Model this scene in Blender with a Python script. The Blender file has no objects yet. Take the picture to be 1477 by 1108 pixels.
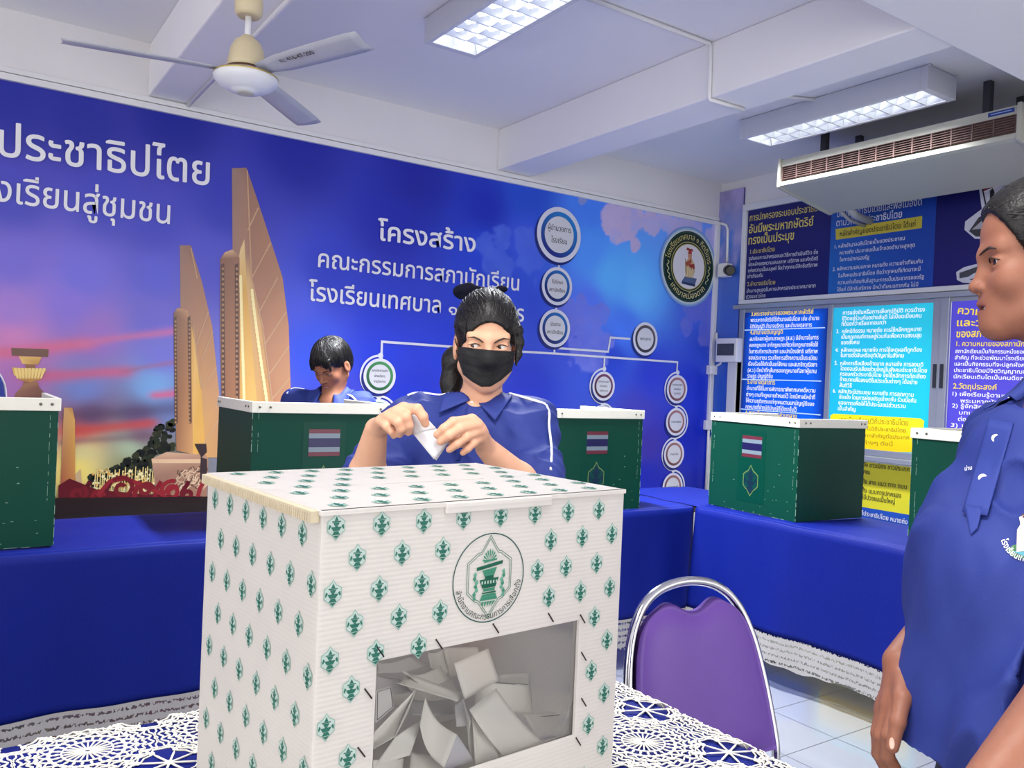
import bpy, bmesh, math, random
import numpy as np
from mathutils import Vector, Matrix
from mathutils.geometry import tessellate_polygon
from mathutils.bvhtree import BVHTree
random.seed(7); rng = np.random.RandomState(11)
SC = bpy.context.scene; COL = SC.collection
PI = math.pi

# ------------------------------------------------------------------ camera
FPX, CAM_H = 1195.617, 1.316
YAW, PITCH, ROLL = -0.597238, -0.00487669, -0.0430045
def _rot():
    cy, sy = math.cos(YAW), math.sin(YAW); cp, sp = math.cos(PITCH), math.sin(PITCH); cr, sr = math.cos(ROLL), math.sin(ROLL)
    Rz = np.array([[cy,-sy,0],[sy,cy,0],[0,0,1]]); Rx = np.array([[1,0,0],[0,cp,-sp],[0,sp,cp]]); Ry = np.array([[cr,0,sr],[0,1,0],[-sr,0,cr]])
    return Rz @ Rx @ Ry
RC = _rot(); C0 = np.array([0, 0, CAM_H])
cd = bpy.data.cameras.new('camera'); cam = bpy.data.objects.new('camera', cd); COL.objects.link(cam); SC.camera = cam
cd.sensor_width = 36; cd.lens = FPX/1477*36; cd.clip_start = .02; cd.clip_end = 60
M4 = Matrix([[RC[0,0], RC[0,2], -RC[0,1], 0], [RC[1,0], RC[1,2], -RC[1,1], 0], [RC[2,0], RC[2,2], -RC[2,1], CAM_H], [0,0,0,1]])
cam.matrix_world = M4
def ray(x, y): return RC @ np.array([(x-738.5)/FPX, 1, -(y-554)/FPX])
def at_z(x, y, z): r = ray(x, y); return C0 + r*((z-CAM_H)/r[2])
def at_x(x, y, X): r = ray(x, y); return C0 + r*(X/r[0])
def at_y(x, y, Y): r = ray(x, y); return C0 + r*(Y/r[1])
def at_d(x, y, d): return C0 + ray(x, y)*d

# ------------------------------------------------------------------ light
w = bpy.data.worlds.new('daylight'); SC.world = w; w.use_nodes = True
wb = w.node_tree.nodes['Background']; wb.inputs[0].default_value = (1.0, .98, .96, 1); wb.inputs[1].default_value = 1.6
def area_light(name, loc, rot, sx, sy, power, col, spread=None):
    l = bpy.data.lights.new(name, 'AREA'); l.shape = 'RECTANGLE'; l.size = sx; l.size_y = sy; l.energy = power; l.color = col
    if spread: l.spread = spread
    o = bpy.data.objects.new(name, l); COL.objects.link(o); o.location = loc; o.rotation_euler = rot; return o
# daylight that comes in through the open doors and windows on the camera's side of the room
area_light('daylight_doorway', (-2.6, -.8, 1.75), (PI/2+.12, 0, -PI/2-.25), 3.0, 1.7, 42, (1.0, .95, .90))
area_light('daylight_rear_window', (1.6, -2.9, 1.85), (PI/2+.22, 0, 0), 3.6, 1.5, 34, (1.0, .96, .92))
# added overhead fill without a fixture, brightens the box lid and foreground table
area_light('overhead_fill', (.35, .55, 2.95), (0, 0, 0), .3, 1.2, 26, (1.0, .98, .95), 2.4)
SC.view_settings.view_transform = 'Standard'; SC.view_settings.look = 'None'; SC.view_settings.gamma = 1
SC.view_settings.use_curve_mapping = False; SC.view_settings.exposure = 0.25
SC.cycles.max_bounces = 8; SC.cycles.diffuse_bounces = 4; SC.cycles.glossy_bounces = 4; SC.cycles.transparent_max_bounces = 12; SC.cycles.transmission_bounces = 6
SC.cycles.use_denoising = True; SC.cycles.sample_clamp_indirect = 6; SC.cycles.caustics_reflective = False; SC.cycles.caustics_refractive = False

# ------------------------------------------------------------------ helpers
def lin(c):
    c = c/255.0
    return c/12.92 if c <= .04045 else ((c+.055)/1.055)**2.4
def S(r, g, b, k=1.0): return (lin(r)*k, lin(g)*k, lin(b)*k, 1)
def mat(name, col, rough=.55, metal=0, var=.06, scale=18, bump=0, bscale=60, sss=0, spec=.5, coat=0, emit=None, estr=1, stretch=None, transl=0):
    m = bpy.data.materials.new(name); m.use_nodes = True; nt = m.node_tree; N = nt.nodes; L = nt.links; b = N['Principled BSDF']
    b.inputs['Roughness'].default_value = rough; b.inputs['Metallic'].default_value = metal
    b.inputs['Specular IOR Level'].default_value = spec; b.inputs['Coat Weight'].default_value = coat
    tc = N.new('ShaderNodeTexCoord'); no = N.new('ShaderNodeTexNoise'); no.inputs['Scale'].default_value = scale; no.inputs['Detail'].default_value = 4
    src = tc.outputs['Object']
    if stretch:
        mp = N.new('ShaderNodeMapping'); mp.inputs['Scale'].default_value = stretch; L.new(src, mp.inputs[0]); src = mp.outputs[0]
    L.new(src, no.inputs['Vector'])
    mx = N.new('ShaderNodeMix'); mx.data_type = 'RGBA'
    a = tuple(max(0, c*(1-var)) for c in col[:3])+(1,); c2 = tuple(min(1, c*(1+var)) for c in col[:3])+(1,)
    mx.inputs[6].default_value = a; mx.inputs[7].default_value = c2
    L.new(no.outputs['Fac'], mx.inputs[0]); L.new(mx.outputs[2], b.inputs['Base Color'])
    if bump:
        n2 = N.new('ShaderNodeTexNoise'); n2.inputs['Scale'].default_value = bscale; n2.inputs['Detail'].default_value = 3; L.new(src, n2.inputs['Vector'])
        bp = N.new('ShaderNodeBump'); bp.inputs['Strength'].default_value = bump; bp.inputs['Distance'].default_value = .01
        L.new(n2.outputs['Fac'], bp.inputs['Height']); L.new(bp.outputs[0], b.inputs['Normal'])
    if sss:
        b.inputs['Subsurface Weight'].default_value = sss; b.inputs['Subsurface Radius'].default_value = (.012, .005, .003); b.inputs['Subsurface Scale'].default_value = 1
    if emit: b.inputs['Emission Color'].default_value = emit; b.inputs['Emission Strength'].default_value = estr
    if transl:
        tr = N.new('ShaderNodeBsdfTranslucent'); L.new(mx.outputs[2], tr.inputs[0]); ms = N.new('ShaderNodeMixShader'); ms.inputs[0].default_value = transl
        L.new(b.outputs[0], ms.inputs[1]); L.new(tr.outputs[0], ms.inputs[2]); L.new(ms.outputs[0], N['Material Output'].inputs[0])
    return m
def print_mat(name, rough=.35, spec=.5, emit=0, attr='Col', gain=1.0, coat=0, transl=0, weave=0):
    """printed sheet: its colours come from the mesh's own colour attribute (the artwork)"""
    m = bpy.data.materials.new(name); m.use_nodes = True; nt = m.node_tree; N = nt.nodes; L = nt.links; b = N['Principled BSDF']
    at = N.new('ShaderNodeAttribute'); at.attribute_name = attr
    no = N.new('ShaderNodeTexNoise'); no.inputs['Scale'].default_value = 9; no.inputs['Detail'].default_value = 5
    tc = N.new('ShaderNodeTexCoord'); L.new(tc.outputs['Object'], no.inputs['Vector'])
    mr = N.new('ShaderNodeMapRange'); mr.inputs[3].default_value = .96*gain; mr.inputs[4].default_value = 1.04*gain; L.new(no.outputs['Fac'], mr.inputs[0])
    vm = N.new('ShaderNodeVectorMath'); vm.operation = 'SCALE'; L.new(at.outputs['Color'], vm.inputs[0]); L.new(mr.outputs[0], vm.inputs['Scale'])
    L.new(vm.outputs[0], b.inputs['Base Color']); b.inputs['Roughness'].default_value = rough; b.inputs['Specular IOR Level'].default_value = spec
    b.inputs['Coat Weight'].default_value = coat; b.inputs['Coat Roughness'].default_value = .12
    if emit: L.new(vm.outputs[0], b.inputs['Emission Color']); b.inputs['Emission Strength'].default_value = emit
    if weave:
        wv = N.new('ShaderNodeTexWave'); wv.inputs['Scale'].default_value = weave; wv.bands_direction = 'Z'; L.new(tc.outputs['Object'], wv.inputs['Vector'])
        bp = N.new('ShaderNodeBump'); bp.inputs['Strength'].default_value = .07; bp.inputs['Distance'].default_value = .003; L.new(wv.outputs['Fac'], bp.inputs['Height']); L.new(bp.outputs[0], b.inputs['Normal'])
    if transl:
        tr = N.new('ShaderNodeBsdfTranslucent'); L.new(vm.outputs[0], tr.inputs[0]); ms = N.new('ShaderNodeMixShader'); ms.inputs[0].default_value = transl
        L.new(b.outputs[0], ms.inputs[1]); L.new(tr.outputs[0], ms.inputs[2]); L.new(ms.outputs[0], N['Material Output'].inputs[0])
    return m

class MB:
    """collects geometry for ONE mesh object"""
    def __init__(s): s.v = []; s.f = []; s.m = []; s.c = []; s.smooth = []
    def add(s, vs, fs, mi=0, col=(1,1,1,1), smooth=False):
        o = len(s.v); s.v.extend([tuple(map(float, p)) for p in vs])
        if isinstance(col, list): s.c.extend(col)
        else: s.c.extend([col]*len(vs))
        for f in fs: s.f.append(tuple(i+o for i in f)); s.m.append(mi); s.smooth.append(smooth)
        return s
    def box(s, a, b, mi=0, col=(1,1,1,1), M=None):
        x0,y0,z0 = a; x1,y1,z1 = b
        vs = [(x0,y0,z0),(x1,y0,z0),(x1,y1,z0),(x0,y1,z0),(x0,y0,z1),(x1,y0,z1),(x1,y1,z1),(x0,y1,z1)]
        if M is not None: vs = [tuple(M @ Vector(p)) for p in vs]
        return s.add(vs, [(0,3,2,1),(4,5,6,7),(0,1,5,4),(1,2,6,5),(2,3,7,6),(3,0,4,7)], mi, col)
    def lathe(s, prof, c=(0,0,0), n=24, mi=0, col=(1,1,1,1), M=None, caps=True):
        vs = []; fs = []
        for r, z in prof:
            for i in range(n):
                a = 2*PI*i/n; p = Vector((r*math.cos(a), r*math.sin(a), z))
                if M is not None: p = M @ p
                vs.append((p.x+c[0], p.y+c[1], p.z+c[2]))
        for j in range(len(prof)-1):
            for i in range(n): fs.append((j*n+i, j*n+(i+1)%n, (j+1)*n+(i+1)%n, (j+1)*n+i))
        s.add(vs, fs, mi, col, True)
        if caps:
            o = len(s.v)-len(vs)
            s.f.append(tuple(o+i for i in reversed(range(n)))); s.m.append(mi); s.smooth.append(False)
            o2 = o+(len(prof)-1)*n; s.f.append(tuple(o2+i for i in range(n))); s.m.append(mi); s.smooth.append(False)
        return s
    def tube(s, pts, r, n=8, mi=0, col=(1,1,1,1), closed=False, caps=True, flat=1.0):
        P = [Vector(p) for p in pts]; k = len(P); rs = r if isinstance(r, (list, tuple)) else [r]*k
        T = []
        for i in range(k):
            a = P[(i-1) % k] if (closed or i > 0) else P[i]; b = P[(i+1) % k] if (closed or i < k-1) else P[i]
            T.append((b-a).normalized())
        u = T[0].orthogonal().normalized(); vs = []
        for i in range(k):
            if i: u = (u - T[i]*u.dot(T[i]))
            if u.length < 1e-6: u = T[i].orthogonal()
            u.normalize(); v = T[i].cross(u)
            for j in range(n):
                a = 2*PI*j/n; p = P[i]+(u*math.cos(a)+v*math.sin(a)*flat)*rs[i]; vs.append(tuple(p))
        fs = []
        for i in range(k if closed else k-1):
            i2 = (i+1) % k
            for j in range(n): fs.append((i*n+j, i*n+(j+1)%n, i2*n+(j+1)%n, i2*n+j))
        o = len(s.v); s.add(vs, fs, mi, col, True)
        if caps and not closed:
            s.f.append(tuple(o+j for j in reversed(range(n)))); s.m.append(mi); s.smooth.append(False)
            s.f.append(tuple(o+(k-1)*n+j for j in range(n))); s.m.append(mi); s.smooth.append(False)
        return s
    def grid(s, fn, nu, nv, mi=0, col=(1,1,1,1), smooth=True):
        vs = []; cs = []
        for j in range(nv+1):
            for i in range(nu+1):
                vs.append(fn(i/nu, j/nv))
                if callable(col): cs.append(col(i/nu, j/nv))
        fs = [(j*(nu+1)+i, j*(nu+1)+i+1, (j+1)*(nu+1)+i+1, (j+1)*(nu+1)+i) for j in range(nv) for i in range(nu)]
        return s.add(vs, fs, mi, cs if callable(col) else col, smooth)
    def build(s, name, mats, parent=None, bevel=0, solid=0, subsurf=0, loc=None):
        me = bpy.data.meshes.new(name); me.from_pydata(s.v, [], s.f)
        mats = mats if isinstance(mats, (list, tuple)) else [mats]
        for m in mats: me.materials.append(m)
        me.polygons.foreach_set('material_index', s.m); me.polygons.foreach_set('use_smooth', s.smooth)
        ca = me.color_attributes.new('Col', 'FLOAT_COLOR', 'POINT'); ca.data.foreach_set('color', np.array(s.c, dtype=np.float32).ravel())
        me.update(); o = bpy.data.objects.new(name, me); COL.objects.link(o)
        if loc is not None: o.location = loc
        if parent is not None:
            o.parent = parent
            if loc is None and parent.type == 'EMPTY' and parent.name not in LOCAL: o.matrix_parent_inverse = Matrix.Translation(-Vector(parent.location))
        if bevel: b = o.modifiers.new('bevel', 'BEVEL'); b.width = bevel; b.segments = 2; b.limit_method = 'ANGLE'; b.angle_limit = .6
        if solid: b = o.modifiers.new('solid', 'SOLIDIFY'); b.thickness = solid; b.offset = 0
        if subsurf: b = o.modifiers.new('sub', 'SUBSURF'); b.levels = subsurf; b.render_levels = subsurf
        return o
LOCAL = set()
def tag(o, label=None, cat=None, group=None, kind=None):
    if label: o['label'] = label
    if cat: o['category'] = cat
    if group: o['group'] = group
    if kind: o['kind'] = kind
    return o
def thing(name, label, cat, loc=(0,0,0), rz=0, group=None, local=False):
    """Empty at the thing's base. local=True: its parts are built in the empty's own frame (for copying)"""
    o = bpy.data.objects.new(name, None); COL.objects.link(o); o.location = loc; o.rotation_euler = (0,0,rz); o.empty_display_size = .1
    tag(o, label, cat, group)
    if local: LOCAL.add(o.name)
    return o
def struct(o): o['kind'] = 'structure'; return o
def copy_tree(o, parent=None):
    c = o.copy(); COL.objects.link(c)
    if parent is not None: c.parent = parent
    for ch in list(o.children): copy_tree(ch, c)
    return c

class Plane:
    """a flat sheet with its own 2-D coordinates: point = o + u*a + v*b + n*off"""
    def __init__(s, o, u, v): s.o = Vector(o); s.u = Vector(u); s.v = Vector(v); s.n = s.u.cross(s.v)
    def p(s, a, b, off=0): q = s.o+s.u*a+s.v*b+s.n*off; return (q.x, q.y, q.z)
_jn = [0]
def jit(off): _jn[0] = (_jn[0]+1) % 20; return off+_jn[0]*(1.5e-5 if off >= .004 else 2e-6)
def poly(mb, pl, pts, off, col, mi=0):
    """filled polygon; col one colour or a list"""
    off = jit(off); tri = tessellate_polygon([[Vector((a, b, 0)) for a, b in pts]])
    fs = []
    for t in tri:
        (ax, ay), (bx, by), (cx, cy) = [pts[i] for i in t]
        fs.append(t if (bx-ax)*(cy-ay)-(by-ay)*(cx-ax) > 0 else (t[0], t[2], t[1]))
    mb.add([pl.p(a, b, off) for a, b in pts], fs, mi, col)
def ring(mb, pl, c, r0, r1, off, col, n=48, mi=0, a0=0, a1=2*PI, sy=1.0):
    """annulus (r0 may be 0 for a disc) or an arc of one"""
    off = jit(off); full = abs(a1-a0-2*PI) < 1e-6; k = n if full else n+1
    if r0 <= 0:
        poly(mb, pl, [(c[0]+r1*math.cos(2*PI*i/n), c[1]+sy*r1*math.sin(2*PI*i/n)) for i in range(n)], off, col, mi); return
    vs = []
    for i in range(k):
        a = a0+(a1-a0)*i/n
        for r in (r0, r1): vs.append(pl.p(c[0]+r*math.cos(a), c[1]+sy*r*math.sin(a), off))
    fs = [(2*i, 2*i+1, 2*((i+1) % k)+1, 2*((i+1) % k)) for i in range(n)]
    mb.add(vs, fs, mi, col)
def line(mb, pl, pts, wd, off, col, mi=0, closed=False):
    off = jit(off); P = [Vector(p) for p in pts]; k = len(P); vs = []
    for i in range(k):
        a = P[i-1] if (i > 0 or closed) else P[i]; b = P[(i+1) % k] if (i < k-1 or closed) else P[i]
        d1 = (P[i]-a); d2 = (b-P[i]); d1 = d1.normalized() if d1.length > 1e-9 else d2.normalized(); d2 = d2.normalized() if d2.length > 1e-9 else d1
        t = (d1+d2); t = t.normalized() if t.length > 1e-6 else d1
        nn = Vector((-t.y, t.x)); sc = 1/max(.35, abs(nn.dot(Vector((-d1.y, d1.x)))))
        q1 = P[i]-nn*wd/2*sc; q2 = P[i]+nn*wd/2*sc; vs += [pl.p(q1.x, q1.y, off), pl.p(q2.x, q2.y, off)]
    fs = [(2*i, 2*((i+1) % k), 2*((i+1) % k)+1, 2*i+1) for i in range(k if closed else k-1)]
    mb.add(vs, fs, mi, col)
_tc = {}; _isl = {}
def text_mesh(body, bold=0.0, res=3):
    key = (body, bold, res)
    if key in _tc: return _tc[key]
    c = bpy.data.curves.new('lettering', 'FONT'); c.body = body; c.size = 1; c.resolution_u = res; c.offset = bold; c.fill_mode = 'FRONT'
    o = bpy.data.objects.new('lettering', c); COL.objects.link(o)
    dg = bpy.context.evaluated_depsgraph_get(); me = bpy.data.meshes.new_from_object(o.evaluated_get(dg))
    vs = np.array([v.co[:2] for v in me.vertices]) if len(me.vertices) else np.zeros((0, 2)); fs = [tuple(p.vertices) for p in me.polygons]
    bpy.data.objects.remove(o); bpy.data.curves.remove(c); bpy.data.meshes.remove(me)
    par = list(range(len(vs)))
    def find(a):
        while par[a] != a: par[a] = par[par[a]]; a = par[a]
        return a
    for f in fs:
        r = find(f[0])
        for i in f[1:]: par[find(i)] = r
    ids = {}; isl = np.array([ids.setdefault(find(i), len(ids)) for i in range(len(vs))])
    _isl[key] = (isl % 8)*.00004
    _tc[key] = (vs, fs); return vs, fs
def text(mb, pl, body, p0, size, off, col, width=None, align='L', bold=0.0, mi=0, res=3, ang=0):
    """one line of lettering; p0 baseline start (or centre / end by align), width squeezes it to that length"""
    vs, fs = text_mesh(body, 0.0, res)
    if not len(vs): return
    x0, x1 = vs[:,0].min(), vs[:,0].max(); sx = size if width is None else width/(x1-x0)
    if bold:   # heavier strokes: the same glyphs struck a little to each side
        for k, (dx, dy) in enumerate(((-1,0),(1,0),(0,1),(0,-1))):
            text(mb, pl, body, (p0[0]+dx*bold*size*.8*ca_(ang)-dy*bold*size*.8*sa_(ang), p0[1]+dx*bold*size*.8*sa_(ang)+dy*bold*size*.8*ca_(ang)), size, off-.00015*(k+1), col, width, align, 0, mi, res, ang)
    q = (vs-np.array([{'L': x0, 'C': (x0+x1)/2, 'R': x1}[align], 0]))*np.array([sx, size])
    ca, sa = math.cos(ang), math.sin(ang)
    zi = _isl[(body, 0.0, res)]
    mb.add([pl.p(p0[0]+a*ca-b*sa, p0[1]+a*sa+b*ca, off+z) for (a, b), z in zip(q, zi)], fs, mi, col)
ca_, sa_ = math.cos, math.sin
def arc_text(mb, pl, body, c, r, size, off, col, a_mid, span, inward=False, bold=0.0, mi=0):
    """lettering bent round a circle; inward: the feet point away from the centre (text along the bottom)"""
    vs, fs = text_mesh(body, 0.0, 3); x0, x1 = vs[:,0].min(), vs[:,0].max(); out = []
    for (a, b), z in zip(vs, _isl[(body, 0.0, 3)]):
        t = (a-x0)/(x1-x0)-.5
        ang = a_mid-t*span if not inward else a_mid+t*span
        rr = r+b*size if not inward else r-b*size
        out.append(pl.p(c[0]+rr*math.cos(ang), c[1]+rr*math.sin(ang), off+z))
    mb.add(out, fs, mi, col)
# ------------------------------------------------------------------ room shell
WY, WX, CEIL, BEAM = 4.982, 5.50, 3.093, 2.805
M_wall = mat('wall_paint', S(226,224,226), .7, var=.03, scale=3, bump=.05)
M_ceil = mat('ceiling_paint', S(232,231,234), .75, var=.03, scale=2, bump=.04)
M_white = mat('white_plastic', S(226,226,228), .4, var=.02)
M_floor = mat('floor_tile', S(134,138,146), .10, var=.06, scale=2.5, spec=.65)
def floor_nodes():
    nt = M_floor.node_tree; N = nt.nodes; L = nt.links; b = N['Principled BSDF']; old = b.inputs['Base Color'].links[0].from_socket
    tc = N.new('ShaderNodeTexCoord'); mp = N.new('ShaderNodeMapping'); mp.inputs['Location'].default_value = (-.15, -.088, 0)
    L.new(tc.outputs['Object'], mp.inputs[0]); br = N.new('ShaderNodeTexBrick'); br.offset = 0; br.inputs['Scale'].default_value = 1
    br.inputs['Brick Width'].default_value = .3; br.inputs['Row Height'].default_value = .3; br.inputs['Mortar Size'].default_value = .0022; br.inputs['Mortar Smooth'].default_value = .1
    L.new(mp.outputs[0], br.inputs['Vector']); br.inputs['Mortar'].default_value = S(66,68,74)
    L.new(old, br.inputs['Color1']); L.new(old, br.inputs['Color2']); L.new(br.outputs['Color'], b.inputs['Base Color'])
    rr = N.new('ShaderNodeMapRange'); rr.inputs[3].default_value = .10; rr.inputs[4].default_value = .6; L.new(br.outputs['Fac'], rr.inputs[0]); L.new(rr.outputs[0], b.inputs['Roughness'])
floor_nodes()
struct(MB().box((-3.4,-3.4,-.1), (WX+.12,WY+.12,0)).build('floor', M_floor))
struct(MB().box((-3.4,-3.4,CEIL), (WX+.12,WY+.12,CEIL+.1)).build('ceiling', M_ceil))
struct(MB().box((-3.4,WY,0), (WX+.12,WY+.12,CEIL)).build('wall_back', M_wall))
struct(MB().box((3.18,-3.4,BEAM), (3.47,WY,CEIL)).build('ceiling_beam', M_ceil, bevel=.008))
struct(MB().box((.865,1.88,BEAM-.002), (1.10,WY,CEIL)).build('ceiling_beam', M_ceil, bevel=.008))
struct(MB().box((-3.4,1.45,BEAM-.006), (WX,1.885,CEIL)).build('ceiling_beam', M_ceil, bevel=.008))
# right wall: above the windows, below them, and the piers between (the window opening holds the lit sheets)
rw = MB(); rw.box((WX,-3.4,2.0), (WX+.12,WY,CEIL)); rw.box((WX,-3.4,0), (WX+.12,WY,.85)); rw.box((WX,4.70,.85), (WX+.12,WY,2.0)); rw.box((WX,-3.4,.85), (WX+.12,1.6,2.0))
struct(rw.build('wall_right', M_wall))
# strip of the cloud print that turns the corner on to the right-hand wall, and the corner pier's thin edge
PM = Plane((0,WY,0), (1,0,0), (0,0,1)); PR = Plane((WX,0,0), (0,-1,0), (0,0,1))
def mu(x, y): p = at_y(x, y, WY); return (p[0], p[2])
def ru(x, y): p = at_x(x, y, WX); return (-p[1], p[2])

# ------------------------------------------------------------------ mural
M_print = print_mat('mural_vinyl', rough=.30, spec=.42, gain=1.0)
ART = .92
def A(r, g, b): return S(r, g, b, ART)
CP = [((20,150),(36,46,158)),((120,180),(30,42,156)),((250,180),(26,40,152)),((430,225),(26,40,158)),((330,300),(50,60,178)),((600,260),(16,34,160)),((700,300),(22,48,178)),((560,330),(20,40,172)),
 ((20,290),(66,70,184)),((150,300),(66,72,188)),((220,330),(66,70,188)),((20,380),(112,100,206)),((120,400),(108,104,214)),((220,400),(88,92,206)),((310,380),(80,84,196)),
 ((20,450),(158,120,206)),((100,440),(132,110,212)),((220,460),(112,104,206)),((20,490),(206,130,190)),((140,480),(160,116,200)),((230,510),(120,120,210)),((30,540),(180,120,190)),((120,560),(120,140,205)),((220,560),(124,172,222)),
 ((130,600),(104,84,124)),((200,600),(112,96,138)),((240,590),(120,140,190)),((115,625),(206,88,92)),((200,630),(120,84,112)),((120,650),(214,206,150)),((190,645),(176,196,166)),((110,675),(236,216,120)),((180,670),(150,150,110)),((250,660),(120,120,110)),
 ((430,430),(74,92,214)),((470,400),(34,62,196)),((450,500),(52,86,214)),((550,440),(28,60,198)),((550,500),(30,62,202)),((600,560),(34,58,190)),((500,600),(70,72,190)),((640,500),(34,66,206)),((600,640),(44,52,170)),((480,660),(60,60,170)),
 ((760,280),(40,84,200)),((700,360),(36,74,206)),((760,350),(60,92,214)),((760,450),(56,84,206)),((850,300),(80,136,236)),((850,360),(92,156,246)),((880,400),(104,184,252)),((920,420),(112,190,254)),((850,440),(98,130,240)),((820,490),(66,84,206)),((900,470),(84,130,240)),
 ((880,520),(48,72,200)),((940,540),(50,66,196)),((920,600),(74,70,178)),((930,640),(66,56,164)),((1000,560),(36,60,196)),((1000,640),(20,44,178)),((930,690),(24,40,176)),((760,560),(40,62,196)),((700,620),(36,52,180)),
 ((1000,330),(116,156,240)),((1010,440),(80,110,216)),((1020,500),(54,86,206)),((960,300),(110,166,246)),((1000,720),(16,36,160)),((700,740),(30,40,160)),((400,740),(40,40,120)),((50,740),(40,30,40)),((-200,300),(60,62,176)),((-200,500),(190,120,190)),((-200,650),(220,150,110)),((-200,120),(30,40,150))]
cpx = np.array([mu(*p) for p, c in CP]); cpc = np.array([[lin(v) for v in c] for p, c in CP])**1.12*1.3
def vnoise(x, y, seed):
    r = np.random.RandomState(seed); T = r.rand(64, 64); xi = np.floor(x).astype(int); yi = np.floor(y).astype(int); fx = x-xi; fy = y-yi; fx = fx*fx*(3-2*fx); fy = fy*fy*(3-2*fy)
    g = lambda i, j: T[i % 64, j % 64]
    return (g(xi,yi)*(1-fx)+g(xi+1,yi)*fx)*(1-fy)+(g(xi,yi+1)*(1-fx)+g(xi+1,yi+1)*fx)*fy
def fbm(x, y, seed, o=4):
    s = 0; a = .5
    for i in range(o): s = s+a*vnoise(x*2**i, y*2**i, seed+i); a *= .5
    return s/(1-.5**o)
def sky_colors(X, Z):
    d2 = (X[:,None]-cpx[None,:,0])**2+(Z[:,None]-cpx[None,:,1])**2+.003; wt = 1/d2**1.7; base = (wt@cpc)/wt.sum(1)[:,None]
    def blend(m, c):
        c = np.array([lin(v) for v in c]); m = np.clip(m, 0, 1)[:,None]; return base*(1-m)+c*m
    n1 = fbm(X*1.6+3, Z*7, 5)
    # sunset streaks on the left
    for (p, q, wd, c, s) in [((-10,513),(120,497),.035,(236,110,156),.9),((120,497),(262,474),.022,(226,120,176),.75),((40,545),(180,536),.028,(226,104,150),.85),((180,536),(252,523),.014,(176,110,150),.6),((225,566),(256,564),.02,(232,110,150),.9),((100,622),(215,612),.026,(222,84,76),.8),((100,600),(250,590),.05,(84,62,96),.55),((90,640),(220,630),.02,(122,84,108),.5)]:
        a = np.array(mu(*p)); b = np.array(mu(*q)); t = np.clip(((X-a[0])*(b[0]-a[0])+(Z-a[1])*(b[1]-a[1]))/((b-a)@(b-a)), 0, 1)
        dd = np.hypot((X-a[0]-t*(b[0]-a[0]))*.6, Z-a[1]-t*(b[1]-a[1])+(n1-.5)*.05); base = blend(s*np.exp(-(dd/wd)**2), c)
    # daytime clouds on the right: bounded puffs with a fluffy edge
    for (pts, c, s, seed) in [([(885,322,22),(910,312,26),(938,318,20),(905,335,14),(915,352,9),(898,338,10)], (206,190,236), 1.0, 21),([(960,318,14),(975,330,16),(945,325,12),(1000,328,24),(1028,345,22)], (196,190,246), .95, 31),([(845,470,30),(820,450,22),(865,455,16),(850,500,36),(838,436,12)], (124,132,240), .8, 41),([(700,352,16),(725,345,20),(755,350,22),(770,370,30),(720,375,24)], (84,116,236), .7, 51),([(1005,445,26),(1025,470,30),(990,470,16)], (120,126,230), .7, 61),([(838,290,6),(842,288,5)], (150,160,222), .8, 71)]:
        f = np.full(X.shape, 9.0)
        for (px, py, r) in pts:
            cx, cz = mu(px, py); rr = abs(mu(px, py-r)[1]-cz); f = np.minimum(f, np.hypot(X-cx, Z-cz)/rr)
        nn = fbm(X*9, Z*9, seed); sh = fbm(X*14, Z*14, seed+5)
        base = blend(s*np.clip((1.12-f-(nn-.5)*1.5)*7, 0, 1)*(.55+.8*sh), c)
    return base*ART
XS = np.concatenate([np.linspace(-2.2, 3.0, 210), np.linspace(3.015, 5.475, 230)]); ZS = np.linspace(.32, 2.728, 190); GX, GZ = np.meshgrid(XS, ZS)
cols = sky_colors(GX.ravel(), GZ.ravel())
mb = MB(); nx = len(XS)
mb.add([(x, WY-.004, z) for x, z in zip(GX.ravel(), GZ.ravel())], [(j*nx+i, j*nx+i+1, (j+1)*nx+i+1, (j+1)*nx+i) for j in range(len(ZS)-1) for i in range(nx-1)], 0, [tuple(c)+(1,) for c in cols])
mural = thing('mural', 'huge blue printed wall mural with monument at sunset and organisation chart', 'mural', (1.6, WY, .32))
mb.build('sky_print', M_print, mural)
def pm(*pts): return [mu(*p) for p in pts]
# --- monument
mm = MB()
def art(pts, cols, off=.006, dz=0): poly(mm, PM, pm(*pts), off, [S(*c, 1.08) for c in cols] if isinstance(cols, list) else S(*cols, 1.08))
tan, tan2, brown, gold, pale, drk = (186,138,104),(206,160,112),(120,84,70),(222,172,92),(250,232,170),(92,66,58)
art([(334,243),(355,242),(372,292),(398,372),(407,400),(416,470),(420,600),(420,700),(345,700),(340,420),(335,362)], [(150,122,112),(146,112,98),(170,126,100),(180,132,104),(176,130,104),(196,140,104),(200,150,110),(170,120,90),(226,178,104),(228,190,130),(160,124,108)])
art([(355,242),(372,292),(398,372),(407,400),(416,470),(420,640),(400,640),(378,470),(362,400)], [(150,112,98),(160,118,96),(176,130,102),(182,134,106),(196,142,110),(206,152,112),(198,140,104),(180,130,104),(170,124,102)], .0066)
art([(336,420),(346,360),(352,345),(356,420),(372,600),(372,690),(344,690)], [gold,(226,196,140),(226,196,140),gold,(236,190,110),(210,150,84),gold], .007)
art([(317,374),(324,364),(335,360),(345,372),(346,600),(346,690),(321,690),(317,470)], [(140,100,84),(206,166,130),(210,170,130),(150,108,88),(176,122,86),(150,104,76),(160,110,80),(150,106,84)], .0074)
for x0 in (318, 338):
    art([(x0,382),(x0+5,380),(x0+7,690),(x0+2,690)], (92,66,58), .0078)
    for i in range(40):
        y = 388+i*7.4; art([(x0+1,y),(x0+3,y-2.6),(x0+5,y),(x0+3,y+2.6)], (176,134,100), .0081)
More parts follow.
